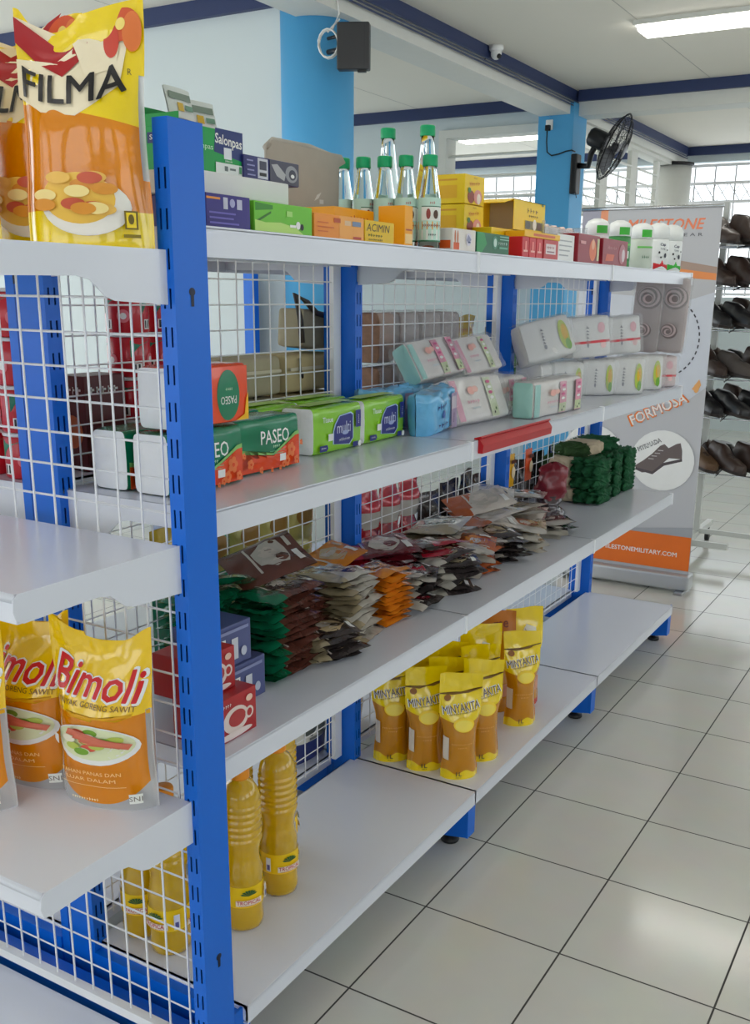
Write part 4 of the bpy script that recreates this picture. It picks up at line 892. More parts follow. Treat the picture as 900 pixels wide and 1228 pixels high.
PADW = mat('pad_pack_white', (232, 226, 222), .35, coat=.3, var=.05, vscale=25); PADP = mat('pad_pack_pink', (232, 150, 176), .35, coat=.3, var=.12, vscale=40); PADG = mat('pad_pack_mint', (166, 214, 202), .35, coat=.3, var=.06); PADL = flat(206, 216, 170)
def padf(w, h, k):
    ds = [('r', -w * .48, .004, -w * .38, h * .92, flat(150, 212, 204) if k % 2 == 0 else flat(226, 150, 176))]
    for q in range(2 if k != 1 else 1):
        u0 = w * (.0 if q == 0 else .33) + (w * .12 if k == 1 else 0); ds += [('r', u0, .004, u0 + w * .15, h * .92, PADP if k != 1 else flat(216, 226, 190)), ('r', u0, .006, u0 + w * .15, h * .32, PADL), ('r', u0 - w * .012, .004, u0, h * .92, flat(90, 80, 80))]
        for z in range(4): ds.append(('e', u0 + w * .075, h * (.45 + .12 * z), w * .04, h * .035, flat(206, 90, 140) if z % 2 else WHITE))
        ds += [('e', u0 + w * .09, h * .2, w * .012, h * .03, flat(60, 110, 50)), ('e', u0 + w * .05, h * .12, w * .012, h * .03, INK)]
    ds += [('e', -w * .18, h * .66, w * .06, h * .09, flat(236, 176, 166)), ('e', -w * .10, h * .68, w * .05, h * .07, flat(240, 190, 180)), ('t', '~5', -w * .18, h * .42, h * .10, flat(216, 150, 170), {'w': w * .22}), ('r', -w * .24, h * .26, -w * .1, h * .29, flat(190, 200, 206))]
    return ds
GP = 'wrapped sanitary pad packs'
wrapped('pink-edged wrapped pad pack at the front, right of the light blue bag', .27, .062, .118, PADW, {'front': padf(.27, .118, 1)}, (.180, 1.21, Z2), (math.radians(-22), 0, PI / 2 - .06), group=GP, seed=1)
wrapped('mint-edged pad pack with pink bands at the front, right above the red rail end', .33, .060, .098, PADW, {'front': padf(.33, .098, 0)}, (.248, 1.525, Z2), (0, 0, PI / 2 - .03), group=GP, seed=2, ends=PADG)
wrapped('pale wrapped pad pack in the back row behind the mint-edged one', .25, .085, .10, PADW, {'front': padf(.25, .10, 3)}, (.105, 1.47, Z2), (0, 0, PI / 2), group=GP, seed=5)
wrapped('mint-edged pad pack with pink band leaning on top, left of the upper pair', .215, .048, .108, PADW, {'front': padf(.215, .108, 2)}, (.070, 1.20, Z2 + .104), (math.radians(-30), math.radians(-4), PI / 2 - .05), group=GP, seed=3, ends=PADG)
wrapped('pink-edged pad pack with green band leaning on top, right of the upper pair', .215, .048, .108, PADW, {'front': padf(.215, .108, 1)}, (.070, 1.45, Z2 + .104), (math.radians(-30), math.radians(-3), PI / 2 - .05), group=GP, seed=4)
DIA = mat('diaper_pack_white', (236, 234, 232), .35, coat=.3, var=.04)
def diaf(w, h, strap=False, leaf=True):
    ds = [('t', '~5', -w * .12, h * .58, h * .10, flat(120, 120, 130), {'rot': 88, 'w': h * .4}), ('e', -w * .12, h * .3, w * .03, h * .06, flat(150, 150, 160))]
    if leaf: ds += [('e', w * .32, h * .5, w * .11, h * .36, flat(196, 214, 90)), ('e', w * .34, h * .55, w * .07, h * .2, flat(236, 190, 50)), ('e', w * .36, h * .25, w * .06, h * .14, flat(120, 180, 60))]
    else: ds += [('e', w * .26, h * .7, w * .10, h * .13, flat(240, 180, 190)), ('e', w * .3, h * .3, w * .08, h * .1, flat(240, 200, 200))]
    if strap: ds += [('r', -w * .48, h * .34, w * .48, h * .40, flat(226, 70, 80))]
    return ds
GD = 'white wrapped packs at the far end of the middle shelf'
wrapped('white pack with yellow leaf in the bottom row, nearest the pink-banded pads', .105, .075, .115, DIA, {'front': diaf(.105, .115)}, (.120, 1.98, Z2), .75, group=GD, seed=11)
wrapped('white pack with yellow leaf, second in the bottom row past the pink-banded pads', .110, .080, .118, DIA, {'front': diaf(.110, .118)}, (.165, 2.150, Z2), .70, group=GD, seed=12)
wrapped('white pack with pale green leaf, third in the bottom row past the pads', .125, .080, .122, DIA, {'front': diaf(.125, .122)}, (.232, 2.235, Z2), .75, group=GD, seed=13)
wrapped('white pack with strong yellow leaf, last full one in the bottom row', .130, .080, .122, DIA, {'front': diaf(.130, .122)}, (.235, 2.44, Z2), .75, group=GD, seed=14)
wrapped('pinkish wrapped pack at the far shelf end, under the tall rose packs', .13, .10, .115, mat('pack_pinkish', (226, 206, 206), .35, coat=.3), {'front': diaf(.13, .115, True, False)}, (.235, 2.61, Z2), .75, group=GD, seed=15)
wrapped('white pack in the back of the bottom row behind the leaf packs', .20, .09, .112, DIA, {'front': diaf(.20, .112, False, False)}, (.060, 1.93, Z2), PI / 2, group=GD, seed=16)
wrapped('white pack deep in the bottom row behind the pale green leaf pack', .20, .09, .112, DIA, {'front': diaf(.20, .112, False, False)}, (.070, 2.16, Z2), PI / 2, group=GD, seed=17)
wrapped('tilted white pack with big yellow leaf, first of the upper row', .17, .075, .125, DIA, {'front': diaf(.17, .125)}, (.120, 1.84, Z2 + .125), (math.radians(-18), math.radians(-12), .95), group=GD, seed=18)
wrapped('white pack with red strap in the middle of the upper row', .135, .080, .132, DIA, {'front': diaf(.135, .132, True, False)}, (.150, 2.10, Z2 + .125), (math.radians(-4), math.radians(-5), .85), group=GD, seed=19)
wrapped('white pack with red strap, last of the upper row before the rose packs', .125, .080, .130, DIA, {'front': diaf(.125, .130, True, False)}, (.175, 2.37, Z2 + .125), (math.radians(-4), math.radians(-5), .85), group=GD, seed=20)
ROSE = mat('rose_grey_cloth', (176, 160, 158), .6, var=.12, vscale=14); ROSD = flat(132, 118, 118); ROSP = flat(200, 180, 180)
def rosef(w, h):
    ds = []
    for cu, cv, r in ((0, h * .74, .045), (-.01, h * .3, .03)):
        for k in range(7):
            a = k * .9; rr = r * (1 - k * .12); ds.append(('e', cu + .004 * math.cos(a), cv + .004 * math.sin(a), rr, rr * .9, (ROSD, ROSP)[k % 2]))
    return ds
for k, (x, w, lab) in enumerate(((.193, .095, 'tall clear-wrapped grey rose cloth pack at the far shelf end, nearer the wire back'), (.283, .085, 'tall clear-wrapped grey rose cloth pack at the far shelf end, on its front corner'))):
    wrapped(lab, w, .05, .265, ROSE, {'front': rosef(w, .265)}, (x, 2.60 + .02 * k, Z2 + .125), (math.radians(4), math.radians(3), math.radians(6)), 'cloth pack', 'cloth_pack', 'tall rose cloth packs', 30 + k)
# red price rail clipped on the lip
t = MB(); RR = mat('red_rail_plastic', (182, 16, 28), .35, var=.04)
xf = XC + SH
t.prism([(xf + .0005, Z2 - .030), (xf + .012, Z2 - .030), (xf + .014, Z2 - .012), (xf + .004, Z2 + .0015), (xf + .0095, Z2 + .006), (xf + .006, Z2 + .009), (xf - .010, Z2 + .004), (xf - .010, Z2 + .001), (xf + .0005, Z2 + .001)], .925, 1.345, RR, 'xzy')
tag(t.build('price_rail'), 'red plastic price rail clipped along the edge of the middle shelf', 'price rail')

# ------------------------------------------------------------------ sachet shelf
RC = mat('cup_carton_red', (176, 40, 44), .35, var=.05); NC = mat('cup_carton_navy', (84, 92, 140), .4, var=.05)
def cupf(w, h): return [('e', w * .0, h * .44, w * .30, h * .30, flat(232, 214, 206)), ('e', w * .03, h * .46, w * .20, h * .19, flat(180, 60, 60)), ('e', w * .32, h * .46, w * .10, h * .14, flat(232, 214, 206)), ('e', w * .32, h * .46, w * .06, h * .09, flat(176, 40, 44)), ('e', w * .32, h * .80, w * .08, h * .08, flat(240, 200, 180)), ('e', -w * .05, h * .12, w * .42, h * .08, flat(236, 220, 214)), ('t', '~6', -w * .25, h * .85, h * .10, WHITE, {'w': w * .3})]
carton('drink_carton', 'red carton with white cup picture, lower of the pair beside the near upright', 'box', .288, .030, .140, Z1, .09, .078, RC, {'front': cupf(.11, .078)}, 'red cup cartons')
carton('drink_carton', 'red carton with white cup picture, upper of the pair beside the near upright', 'box', .262, .015, .118, Z1 + .0785, .09, .074, RC, {'front': cupf(.103, .074)}, 'red cup cartons')
nf = [('r', -.04, .012, -.012, .055, WHITE)] + lines(-.037, -.016, .05, 5, .008, .003, INK, 2) + [('r', .002, .012, .020, .052, flat(210, 214, 224)), ('e', .036, .022, .008, .009, flat(190, 196, 214)), ('r', -.05, .064, .05, .070, flat(140, 148, 190))]
carton('drink_carton', 'grey navy carton with white barcode, upper one behind the red cup cartons', 'box', .200, .122, .240, Z1 + .0785, .08, .078, NC, {'front': nf}, 'grey navy cartons')
carton('drink_carton', 'grey navy carton with white barcode, lower one before the brown sachet stack', 'box', .206, .150, .272, Z1, .09, .078, NC, {'front': nf}, 'grey navy cartons')
def foil(name, c, rough=.17): return mat(name, c, rough, metal=.12, coat=.8, var=.12, vscale=30, bump=.95, bscale=32)
FB = foil('brown_foil', (104, 60, 50)); FG = foil('green_foil', (20, 122, 86)); FS = foil('silver_foil', (206, 200, 190)); FD = foil('dark_foil', (62, 54, 54)); FR = foil('crimson_foil', (176, 22, 48)); FO = foil('orange_foil', (230, 140, 34)); FK = foil('khaki_foil', (176, 162, 132)); FW_ = foil('white_foil', (224, 214, 204)); FM = foil('maroon_foil', (112, 26, 40)); FC = foil('cream_foil', (214, 190, 150)); FT = foil('rust_foil', (188, 92, 40))
def sachet_mesh(w, l, t, ma, mb, mc, seed):
    """flat pillow packet lying down: length on x, crimped ends; ma main film, mb end panel, mc emblem"""
    b = MB(); nu, nv = 20, 14
    def P(a, s, sd):
        u = (2 * a - 1); v = (2 * s - 1)
        g = (max(0, 1 - abs(u / .93) ** 4) if abs(u) < .93 else 0) ** .6 * max(0, 1 - abs(v) ** 4) ** .5
        n = nz3(u * 3 + seed, v * 3, sd + seed * .7) * .003 + nz3(u * 9, v * 9 + seed, sd) * .0012
        cup = nz3(u * 1.3 + seed * 2, v * 1.3, 4.4) * .006
        return (u * l / 2, v * w / 2 * (1 - .03 * g), sd * (t / 2 * g) + n * (1 if g else .6) + cup + sd * .0003)
    def mf(a, s):
        u, v = 2 * a - 1, 2 * s - 1
        return mb if u < -.30 + .25 * v else ma
    b.grid(lambda a, s: P(a, s, 1), nu, nv, mf); b.grid(lambda a, s: P(a, s, -1), nu, nv, lambda a, s: mb if 2 * a - 1 < -.3 else ma, True, None, True)
    rr = random.Random(seed)
    def blob(cu, cv, ru, rv, m):
        k = rr.uniform(0, 9)
        return ('p', [(l * (cu + ru * math.cos(q * .4488) * (1 + .45 * nz3(q * .9, k, 1))), w * (cv + rv * math.sin(q * .4488) * (1 + .45 * nz3(q * .9, k, 2)))) for q in range(14)], m)
    ds = [blob(.10, 0, .22, .34, mc), blob(.05, .08, .12, .16, FW_), blob(.18, -.12, .09, .10, ma), ('r', -l * .20, -w * .36, -l * .17, w * .36, FW_), ('r', l * .34, -w * .34, l * .42, -w * .02, WHITE), ('r', l * .345, w * .1, l * .40, w * .34, mc)]
    for q in range(5): ds.append(('r', l * (-.02 + .05 * (q % 3)), w * (-.30 + .1 * q), l * (.12 + .05 * (q % 2)), w * (-.285 + .1 * q), FW_ if q % 2 else ma))
    b.decals(lambda u, v, o: tuple(Vector(P((u / (l / 2) + 1) / 2, (v / (w / 2) + 1) / 2, 1)) + Vector((0, 0, o))), ds, 2, .0008, .0003)
    return b
def wordnum(k, n): return 'topmost' if k == n - 1 else ('lowest' if k == 0 else ORD[k])
def pile(desc, where, cx, cy, n, w, l, t, mats, rot=0, jx=.008, jr=.12, z0=None, dz=None, drift=(0, 0), tilt=0, group=None, seed=1):
    rr = random.Random(seed); prot = None; z = (Z1 if z0 is None else z0) + t * .5 + .003; dz = dz or t * 1.0
    for k in range(n):
        lab = '%s sachet, %s in the %s' % (desc, wordnum(k, n) if k in (0, n - 1) else ORD[k] + ' from the bottom', where)
        if k < 4 or prot is None:
            o = sachet_mesh(w, l, t, *mats, seed * 3.1 + k * 1.7).build('sachet'); tag(o, lab, 'sachet', group or ('sachets in the ' + where)); protos = [o] if k == 0 else protos + [o]; prot = o if k == 3 else None
        else:
            o = protos[rr.randrange(4)].copy(); COL.objects.link(o); o['label'] = lab
        f = k / max(1, n - 1)
        o.location = (cx + rr.uniform(-jx, jx) + drift[0] * f, cy + rr.uniform(-jx, jx) + drift[1] * f, z + dz * k)
        o.rotation_euler = (rr.uniform(-.3, .3) * jr + tilt * f, rr.uniform(-.3, .3) * jr, rot + rr.uniform(-jr, jr) + (PI if rr.random() < .0 else 0))
BN = 'stack beside the cup cartons'
pile('brown green-ended', 'stack beside the cup cartons', .160, .372, 13, .115, .165, .0128, (FB, FG, FD), PI / 2, .007, .06, seed=1, drift=(-.02, .02))
pile('dark green', 'fanned stack behind the cup cartons', .045, .300, 14, .125, .165, .012, (FG, FG, FC), PI / 2 + .5, .012, .22, seed=2, drift=(0, -.01), tilt=-.10)
pile('brown', 'second brown stack towards the wire', .110, .470, 12, .12, .15, .012, (FB, FB, FK), PI / 2 - .15, .012, .18, seed=3, drift=(-.01, .01))
pile('dark speckled', 'low stack before the second brown stack', .195, .490, 5, .10, .14, .012, (FD, FK, FC), PI / 2 - .3, .01, .2, seed=4)
pile('silver brown', 'silver stack beside the orange-edged stack', .165, .615, 12, .12, .14, .0118, (FS, FK, FB), PI / 2 + .15, .012, .2, seed=5, drift=(-.03, .01))
pile('khaki silver', 'silver stack nearest the wire', .055, .610, 10, .12, .15, .0125, (FK, FS, FD), PI / 2 - .2, .012, .2, seed=6)
pile('orange-edged', 'orange-edged stack under the blue centre upright', .165, .765, 11, .10, .115, .0112, (FB, FO, FO), PI - .12, .006, .10, seed=7)
pile('black and pink', 'speckled stack beside the orange-edged stack', .165, .895, 8, .11, .125, .0112, (FD, FS, FR), PI / 2 + .1, .019, .42, seed=8)
pile('crimson', 'big crimson stack near the wire', .055, .910, 9, .15, .20, .0145, (FM, FR, FS), PI / 2 - .35, .024, .42, seed=9, tilt=.06)
pile('crimson black', 'crimson stack past the shelf joint', .110, 1.080, 8, .13, .17, .014, (FR, FD, FS), PI / 2 - .2, .025, .51, seed=10)
pile('black silver', 'dark leaning stack at the shelf joint', .190, 1.060, 8, .10, .14, .012, (FD, FS, FK), PI / 2 - .5, .019, .51, seed=11, tilt=.12)
pile('silver', 'silver stack behind the dark leaning stack', .060, 1.250, 9, .14, .19, .014, (FS, FK, FD), PI / 2 + .2, .025, .51, seed=12)
pile('rust orange', 'orange-topped stack past the shelf joint', .175, 1.235, 7, .10, .15, .0125, (FT, FS, FO), PI / 2 + .2, .019, .51, seed=13)
pile('grey black', 'grey stack past the orange-topped stack', .170, 1.395, 7, .11, .15, .0125, (FD, FS, FK), PI / 2 - .3, .022, .51, seed=14)
pile('white orange-tipped', 'pale stack at the heap peak', .080, 1.480, 8, .15, .21, .0145, (FW_, FT, FS), PI / 2 - .25, .026, .51, seed=15, tilt=.05)
pile('pale silver', 'pale stack before the maroon bag', .090, 1.720, 7, .14, .20, .0135, (FW_, FS, FC), PI / 2 + .2, .026, .51, seed=16)
pile('cream', 'low cream stack before the heap', .180, 1.575, 6, .11, .15, .012, (FC, FS, FT), PI / 2 + .4, .019, .59, seed=17)
pile('dark silver', 'low dark stack before the maroon bag', .175, 1.790, 4, .11, .15, .012, (FD, FS, FD), PI / 2 + .2, .019, .59, seed=18)
# loose ones on top
def loose(label, mats, w, l, t, loc, rot, seed):
    tag(sachet_mesh(w, l, t, *mats, seed).build('sachet'), label, 'sachet', None, None, loc, rot)
loose('brown and silver sachet with red emblem, tilted up on top of the brown stacks', (FB, FB, FS), .135, .165, .018, (.085, .440, .805), (.30, -.25, PI / 2 - .5), 41)
loose('orange envelope-like sachet lying against the wire beside the blue centre upright', (FO, FO, FC), .12, .14, .010, (.035, .745, .735), (.05, -.30, PI / 2 - .2), 42)
loose('dark green sachet with cream picture, tilted on top of the green fan', (FG, FG, FC), .13, .17, .014, (.085, .290, .800), (-.1, .28, PI / 2 + .5), 43)
loose('pale sachet with orange tip, topmost at the peak of the pale heap', (FW_, FT, FS), .13, .19, .015, (.060, 1.50, .745), (.25, -.2, PI / 2 - .7), 44)
loose('grey dark sachet lying beside the peak of the pale heap', (FS, FD, FD), .13, .19, .015, (.045, 1.63, .735), (.1, -.2, PI / 2 + .4), 45)
loose('silver sachet lying across the pale stack before the maroon bag', (FW_, FS, FS), .13, .19, .015, (.080, 1.80, .722), (0, .1, PI / 2 + .3), 46)

# maroon bag
t = thing('gift_bag', 'maroon topped dark bag standing on the sachet shelf before the green bundles', 'bag', (.075, 2.03, Z1), .8)
b = MB(); b.grid(lambda a, s: ((.055 + .012 * math.sin(3 * PI * s) + nz3(math.cos(2 * PI * a), math.sin(2 * PI * a), s * 4) * .010) * math.cos(2 * PI * a) * (1 - .35 * s), (.040 + nz3(math.cos(2 * PI * a) + 3, math.sin(2 * PI * a), s * 4) * .010) * math.sin(2 * PI * a) * (1 - .3 * s), .075 * s), 22, 10, foil('dark_clear_bag', (60, 44, 48), .12), True, None, False, True)
b.build('bag_body', t)
b = MB(); b.grid(lambda a, s: ((.046 + .008 * math.sin(PI * s) + nz3(math.cos(2 * PI * a) * 2, math.sin(2 * PI * a) * 2, s * 5 + 8) * .018) * math.cos(2 * PI * a) * (1 - max(0, s - .85) * 4.5) + .012 * s, (.026 + .010 * math.sin(PI * s) + nz3(math.cos(2 * PI * a) * 2 + 5, math.sin(2 * PI * a) * 2, s * 4) * .014) * math.sin(2 * PI * a) * (1 - max(0, s - .85) * 4.5), .060 + .128 * s + nz3(a * 6, s * 4, 2) * .008), 30, 18, mat('maroon_cloth', (128, 22, 38), .35, coat=.4, var=.1, bump=.5), True, None, False, True)
b.build('bag_top', t)
# green and cream rolled bundles
GRC = mat('green_knit', (12, 84, 46), .8, var=.35, vscale=45, bump=.9, bscale=70); CRC = mat('cream_knit', (206, 188, 160), .8, var=.10, vscale=30, bump=.5); DKC = mat('dark_green_knit', (44, 74, 34), .8, var=.3, vscale=40, bump=.8)
def bundle(label, loc, rot, seed, l=.22, w=.165, h=.058):
    t = thing('knit_bundle', label, 'knit bundle', loc, rot, 'green and cream knit bundles')
    for nm, s0, s1, m, amp in (('cuff', .50, 1.0, GRC, .022), ('band', .12, .55, CRC, .006), ('tail', -.02, .14, DKC, .016)):
        b = MB()
        def fn(a, s):
            q = s0 + (s1 - s0) * s; x = (q - .5) * l; an = 2 * PI * a; c, d = math.cos(an), math.sin(an)
            e = 1.0 - .12 * abs(2 * s - 1) ** 4 * (1 if nm != 'band' else .3)
            if s in (0, 1): e *= .55
            k = 1 + amp / .05 * (nz3(x * 60 + seed, c * 3 + seed, d * 3) + .6 * nz3(x * 130, c * 7 + seed, d * 7))
            return (x + nz3(c * 4, d * 4 + seed, q) * amp * .6, math.copysign(abs(c) ** .55, c) * w / 2 * e * k, h / 2 + math.copysign(abs(d) ** .6, d) * h / 2 * e * (k if d > 0 else 1))
        n = 44; b.grid(fn, n, 22, m, True, None, False, True)
        for s in (0, 1):
            ring = [fn(i / n, s) for i in range(n)]; b.add(ring, [tuple(range(n)) if s else tuple(range(n))[::-1]], m)
        b.build(nm, t)
    return t
k0 = bundle('green and cream knit bundle, lowest of the column nearest the maroon bag', (.055, 2.365, Z1), 0, 1.3)
for k in range(1, 10):
    c, r_ = k % 3, k // 3
    if k == 9: continue
    lab = 'green and cream knit bundle, %s of the %s column%s' % (('lowest', 'middle', 'upper')[r_], ('near', 'middle', 'far')[c], ', against the far banner' if c == 2 else ' on the sachet shelf')
    dup(k0, lab, (.055 + .008 * ((k * 7) % 3 - 1), 2.365 + .148 * c, Z1 + .052 * r_), .13 * ((k * 5) % 3 - 1), None, (1 - .05 * (k % 3), .9, 1))
dup(k0, 'green and cream knit bundle laid crosswise on top of the columns', (.035, 2.50, Z1 + .158), PI / 2 - .1, None, (1.35, .8, .9))

# ------------------------------------------------------------------ far side of the shelving, seen through the wire
def rowcan(): pass
CANR = mat('red_can_print', (198, 28, 44), .3, coat=.3, var=.06); CANG = flat(40, 130, 100)
def can(label, x, y, z, rot, g):
    t = thing('food_can', label, 'can', (x, y, z), rot, g)
    b = MB(); r = .040; b.lathe([(r - .003, 0), (r, .004), (r, .070), (r - .003, .074)], 24, CANR)
    fn = lambda u, v, o: ((r + o) * math.sin(u / r), -(r + o) * math.cos(u / r), v)
    for q in range(3):
        cu = (q - 1) * .084; b.decals(fn, [('p', [(cu - .03, .036), (cu + .012, .066), (cu - .03, .068)], CANG), ('r', cu - .026, .008, cu - .008, .026, WHITE), ('r', cu - .024, .010, cu - .020, .024, INK), ('r', cu - .016, .010, cu - .012, .024, INK), ('e', cu + .016, .032, .012, .012, flat(230, 120, 130)), ('e', cu + .016, .032, .006, .006, WHITE)], 2, .0004, .0002)
    b.build('can_body', t)
    b = MB(); b.lathe([(r + .0008, .0735), (r + .0012, .075), (r + .0012, .0785), (r - .004, .0795)], 24, flat(220, 220, 222)); b.build('lid', t)
    return t
CZ = Z2 + .0005
c0 = None
for ci, (x, y, nm) in enumerate(((-.135, .055, 'column beside the first centre upright'), (-.225, .050, 'outer column left of the centre upright'), (-.125, .30, 'column behind the tissue ends'), (-.130, .40, 'last column behind the tissue ends'))):
    for k in range(4):
        lab = 'red can with green mark, %s in the %s' % (('lowest', 'second up', 'third up', 'topmost')[k], nm)
        if c0 is None: c0 = can(lab, x, y, CZ, .3, 'red cans on the far side')
        else: dup(c0, lab, (x, y, CZ + .080 * k), .3 + .7 * k + ci)
b = carton_mesh(.10, .07, .17, flat(90, 22, 30), {'right': [], 'left': [('t', '~5', 0, .145, .018, WHITE, {'w': .06, 'bold': .03}), ('e', .0, .07, .026, .03, flat(206, 110, 60))], 'front': [('t', '~5', 0, .145, .018, WHITE, {'w': .07, 'bold': .03})]})
tag(b.build('noodle_carton'), 'dark red carton with white script, behind the wire between the tissue packs and cans', 'box', None, None, (-.115, .19, CZ), PI / 2)
KH = mat('khaki_canvas', (170, 160, 132), .75, var=.08, vscale=20, bump=.3); KD = flat(62, 54, 48); KB = mat('tan_canvas', (190, 172, 128), .75, var=.08, bump=.3)
def pouchbag(label, w, d, h, m, loc, rot, seed, g=None):
    t = thing('canvas_pouch', label, 'pouch', loc, rot, g)
    soft_pack(w, d, h, m, m, {}, .008, fseed=seed).build('pouch_body', t)
    b = MB(); b.box(-w * .47, w * .47, -d / 2 - .007, -d / 2 - .004, h * .58, h * .66, flat(206, 196, 170)); b.build('flap_seam', t)
    b = MB(); b.tube([(-w * .3, -d / 2 - .008, h * .9), (-w * .32, -d / 2 - .012, h * .6), (-w * .28, -d / 2 - .012, h * .4), (-w * .25, -d / 2 - .008, h * .5)], .003, KD, 6); b.build('zip_cord', t)
GK = 'canvas pouches behind the wire'
for k in range(2):
    pouchbag('khaki canvas pouch, %s of the left pair behind the wire' % ('lower', 'upper')[k], .20, .12, .088, KH, (-.150, .635, Z2 + .001 + .092 * k), PI / 2, 3 + k, GK)
    pouchbag('tan canvas pouch, %s of the right pair behind the wire' % ('lower', 'upper')[k], .20, .12, .088, KB, (-.150, .860, Z2 + .001 + .092 * k), PI / 2, 6 + k, GK)
t = thing('canvas_bag', 'grey khaki bag with dark strap lying on the tan pouches behind the wire', 'bag', (-.125, .895, Z2 + .188), (0, .1, PI / 2))
soft_pack(.15, .075, .090, mat('grey_canvas', (140, 132, 116), .75, var=.1, bump=.3), KH, {}, .01, fseed=9).build('bag_body', t)
b = MB(); b.tube([(-.085, -.042, .01), (-.09, -.038, .06), (-.105, -.03, .118), (-.075, -.044, .102), (-.04, -.046, .082), (.02, -.048, .078), (.072, -.044, .08)], .007, KD, 8); b.build('strap', t)
KN = mat('patterned_knit', (158, 146, 142), .7, var=.45, vscale=70); KN2 = mat('brown_patterned_knit', (150, 112, 88), .7, var=.45, vscale=60)
n_ = 0
for c in range(4):
    for r_ in range(2):
        n_ += 1
        wrapped('clear-wrapped %s patterned knit pack, %s in the %s column behind the second wire panel' % ('brown' if c == 0 else 'grey', ('lower', 'upper')[r_], ORD[c] if c else 'first'), .105 if c else .08, .08, .130, KN if c else KN2, {}, (-.125, 1.20 + .125 * c, Z2 + .001 + .140 * r_), PI / 2, 'knit pack', 'knit_pack', 'knit packs behind the wire', 50 + n_)
YG = foil('yellow_snack_bag', (196, 164, 40)); GG = foil('green_snack_bag', (64, 140, 58)); YGN = foil('olive_yellow_bag', (170, 160, 70))
def standbag(label, w, h, t_, mf, loc, rot, seed, g=None, decs=(), name='snack_bag'):
    o = pouch_mesh(pouch_fn(w, h, t_, None, seed, .006, .7, .5, .97), w, h, mf, list(decs), None, 14, 16).build(name); return tag(o, label, 'bag', g, None, loc, rot)
standbag('golden yellow bag behind the second wire panel, left of the blue upright', .15, .26, .07, lambda a, s, d: YG, (-.12, 1.73, Z2), PI / 2, 61, None, [('e', .0, .14, .04, .05, flat(220, 190, 90)), ('t', '~7', 0, .215, .016, flat(150, 60, 30), {'w': .1})])
standbag('olive yellow bag behind the third wire panel, right of the blue upright', .14, .22, .07, lambda a, s, d: YGN, (-.12, 1.93, Z2), PI / 2, 62, None, [('e', .0, .10, .04, .05, flat(200, 180, 70))])
standbag('bright green bag behind the third wire panel', .17, .19, .08, lambda a, s, d: GG, (-.12, 2.14, Z2), PI / 2, 63, None, [('e', .0, .10, .05, .04, flat(110, 190, 90))])
standbag('dark bag next to the bright green bag behind the third wire panel', .15, .17, .08, lambda a, s, d: FD, (-.12, 2.34, Z2), PI / 2, 64)
# lower far side: pale yellow packs, red white packs, black pouches
YP = foil('pale_yellow_pack', (196, 186, 110)); 
for c in range(4):
    for r_ in range(2):
        lab = '%s yellow food pack, %s, %s from the near upright behind the lower wire' % ('pale' if r_ else 'green-marked', ('lower', 'upper')[r_], ORD[c] if c else 'first')
        standbag(lab, .115, .135, .06, (lambda a, s, d, c=c: FG if c == 0 and s > .3 else YP), (-.115 - .01 * c, .50 + .122 * c, Z1 + .001 + .135 * r_), PI / 2 - .1, 70 + c * 2 + r_, 'yellow food packs behind the lower wire', [('e', .0, .06, .03, .026, flat(150, 110, 40)), ('r', -.04, .10, .04, .115, flat(206, 190, 60))])
standbag('green food pack with yellow top behind the lower wire, next to the near upright', .12, .26, .07, lambda a, s, d: FG if s < .75 else YG, (-.115, .375, Z1 + .001), PI / 2, 90)
RW = foil('red_white_pack', (190, 36, 52)); 
for c in range(4):
    for r_ in range(2):
        standbag('red and clear pack, %s row, %s past the second blue upright' % (('lower', 'upper')[r_], ORD[c] if c else 'first'), .10, .11, .06, (lambda a, s, d: RW if s > .45 else FS), (-.115, 1.05 + .11 * c, Z1 + .001 + .105 * r_), PI / 2, 100 + c * 2 + r_, 'red packs behind the lower wire')
for c in range(9):
    standbag('black pouch in the row behind the lower far wire, %s from its near end' % (ORD[c] if c else 'first'), .12, .15 + .012 * (c % 3), .06, lambda a, s, d: FD, (-.120, 1.52 + .125 * c, Z1 + .001), PI / 2 + .1 * (c % 3 - 1), 120 + c, 'black pouches behind the lower wire', [('r', -.02, .06, .02, .08, flat(90, 90, 94))])
for k, (y, z, c, lab) in enumerate(((1.89, .72, flat(236, 176, 20), 'small yellow packet hanging on the wire right of the third upright'), (2.04, .72, flat(230, 90, 40), 'small orange red packet hanging on the wire above the pale heap'))):
    t = thing('hanging_packet', lab, 'packet', (-.012, y, z), PI / 2)
    b = MB(); b.grid(lambda a, s: ((a - .5) * .055, -.008 * math.sin(PI * a) * math.sin(PI * s), s * .11), 8, 8, c); b.grid(lambda a, s: ((a - .5) * .055, .006 * math.sin(PI * a) * math.sin(PI * s) + .0005, s * .11), 8, 8, c, True, None, True); b.decals(lambda u, v, o: (u, -.010 - o, v), [('e', 0, .05, .014, .02, flat(240, 220, 180)), ('r', -.018, .08, .018, .092, flat(90, 40, 30))]); b.build('packet_body', t)
    b = MB(); b.tube([(0, 0, .108), (0, .006, .122), (0, .013, .124)], .0012, CHROME, 5); b.build('hook', t)
standbag('yellow topped white and navy bag standing behind the lowest wire panel', .17, .30, .07, lambda a, s, d: YELB if s > .72 else (flat(50, 60, 120) if s < .16 else flat(222, 220, 210)), (-.11, .845, Z0), PI / 2, 140, None, [('r', -.06, .185, .02, .215, flat(60, 60, 70)), ('t', '~5', -.02, .20, .016, WHITE, {'w': .07, 'bold': .02}), ('p', [(-.05, .08), (.0, .15), (.03, .16), (.01, .10), (-.02, .07)], flat(90, 96, 90)), ('e', .02, .09, .02, .03, flat(120, 126, 110)), ('r', -.03, .06, .05, .068, flat(120, 120, 120))], 'rice_bag')
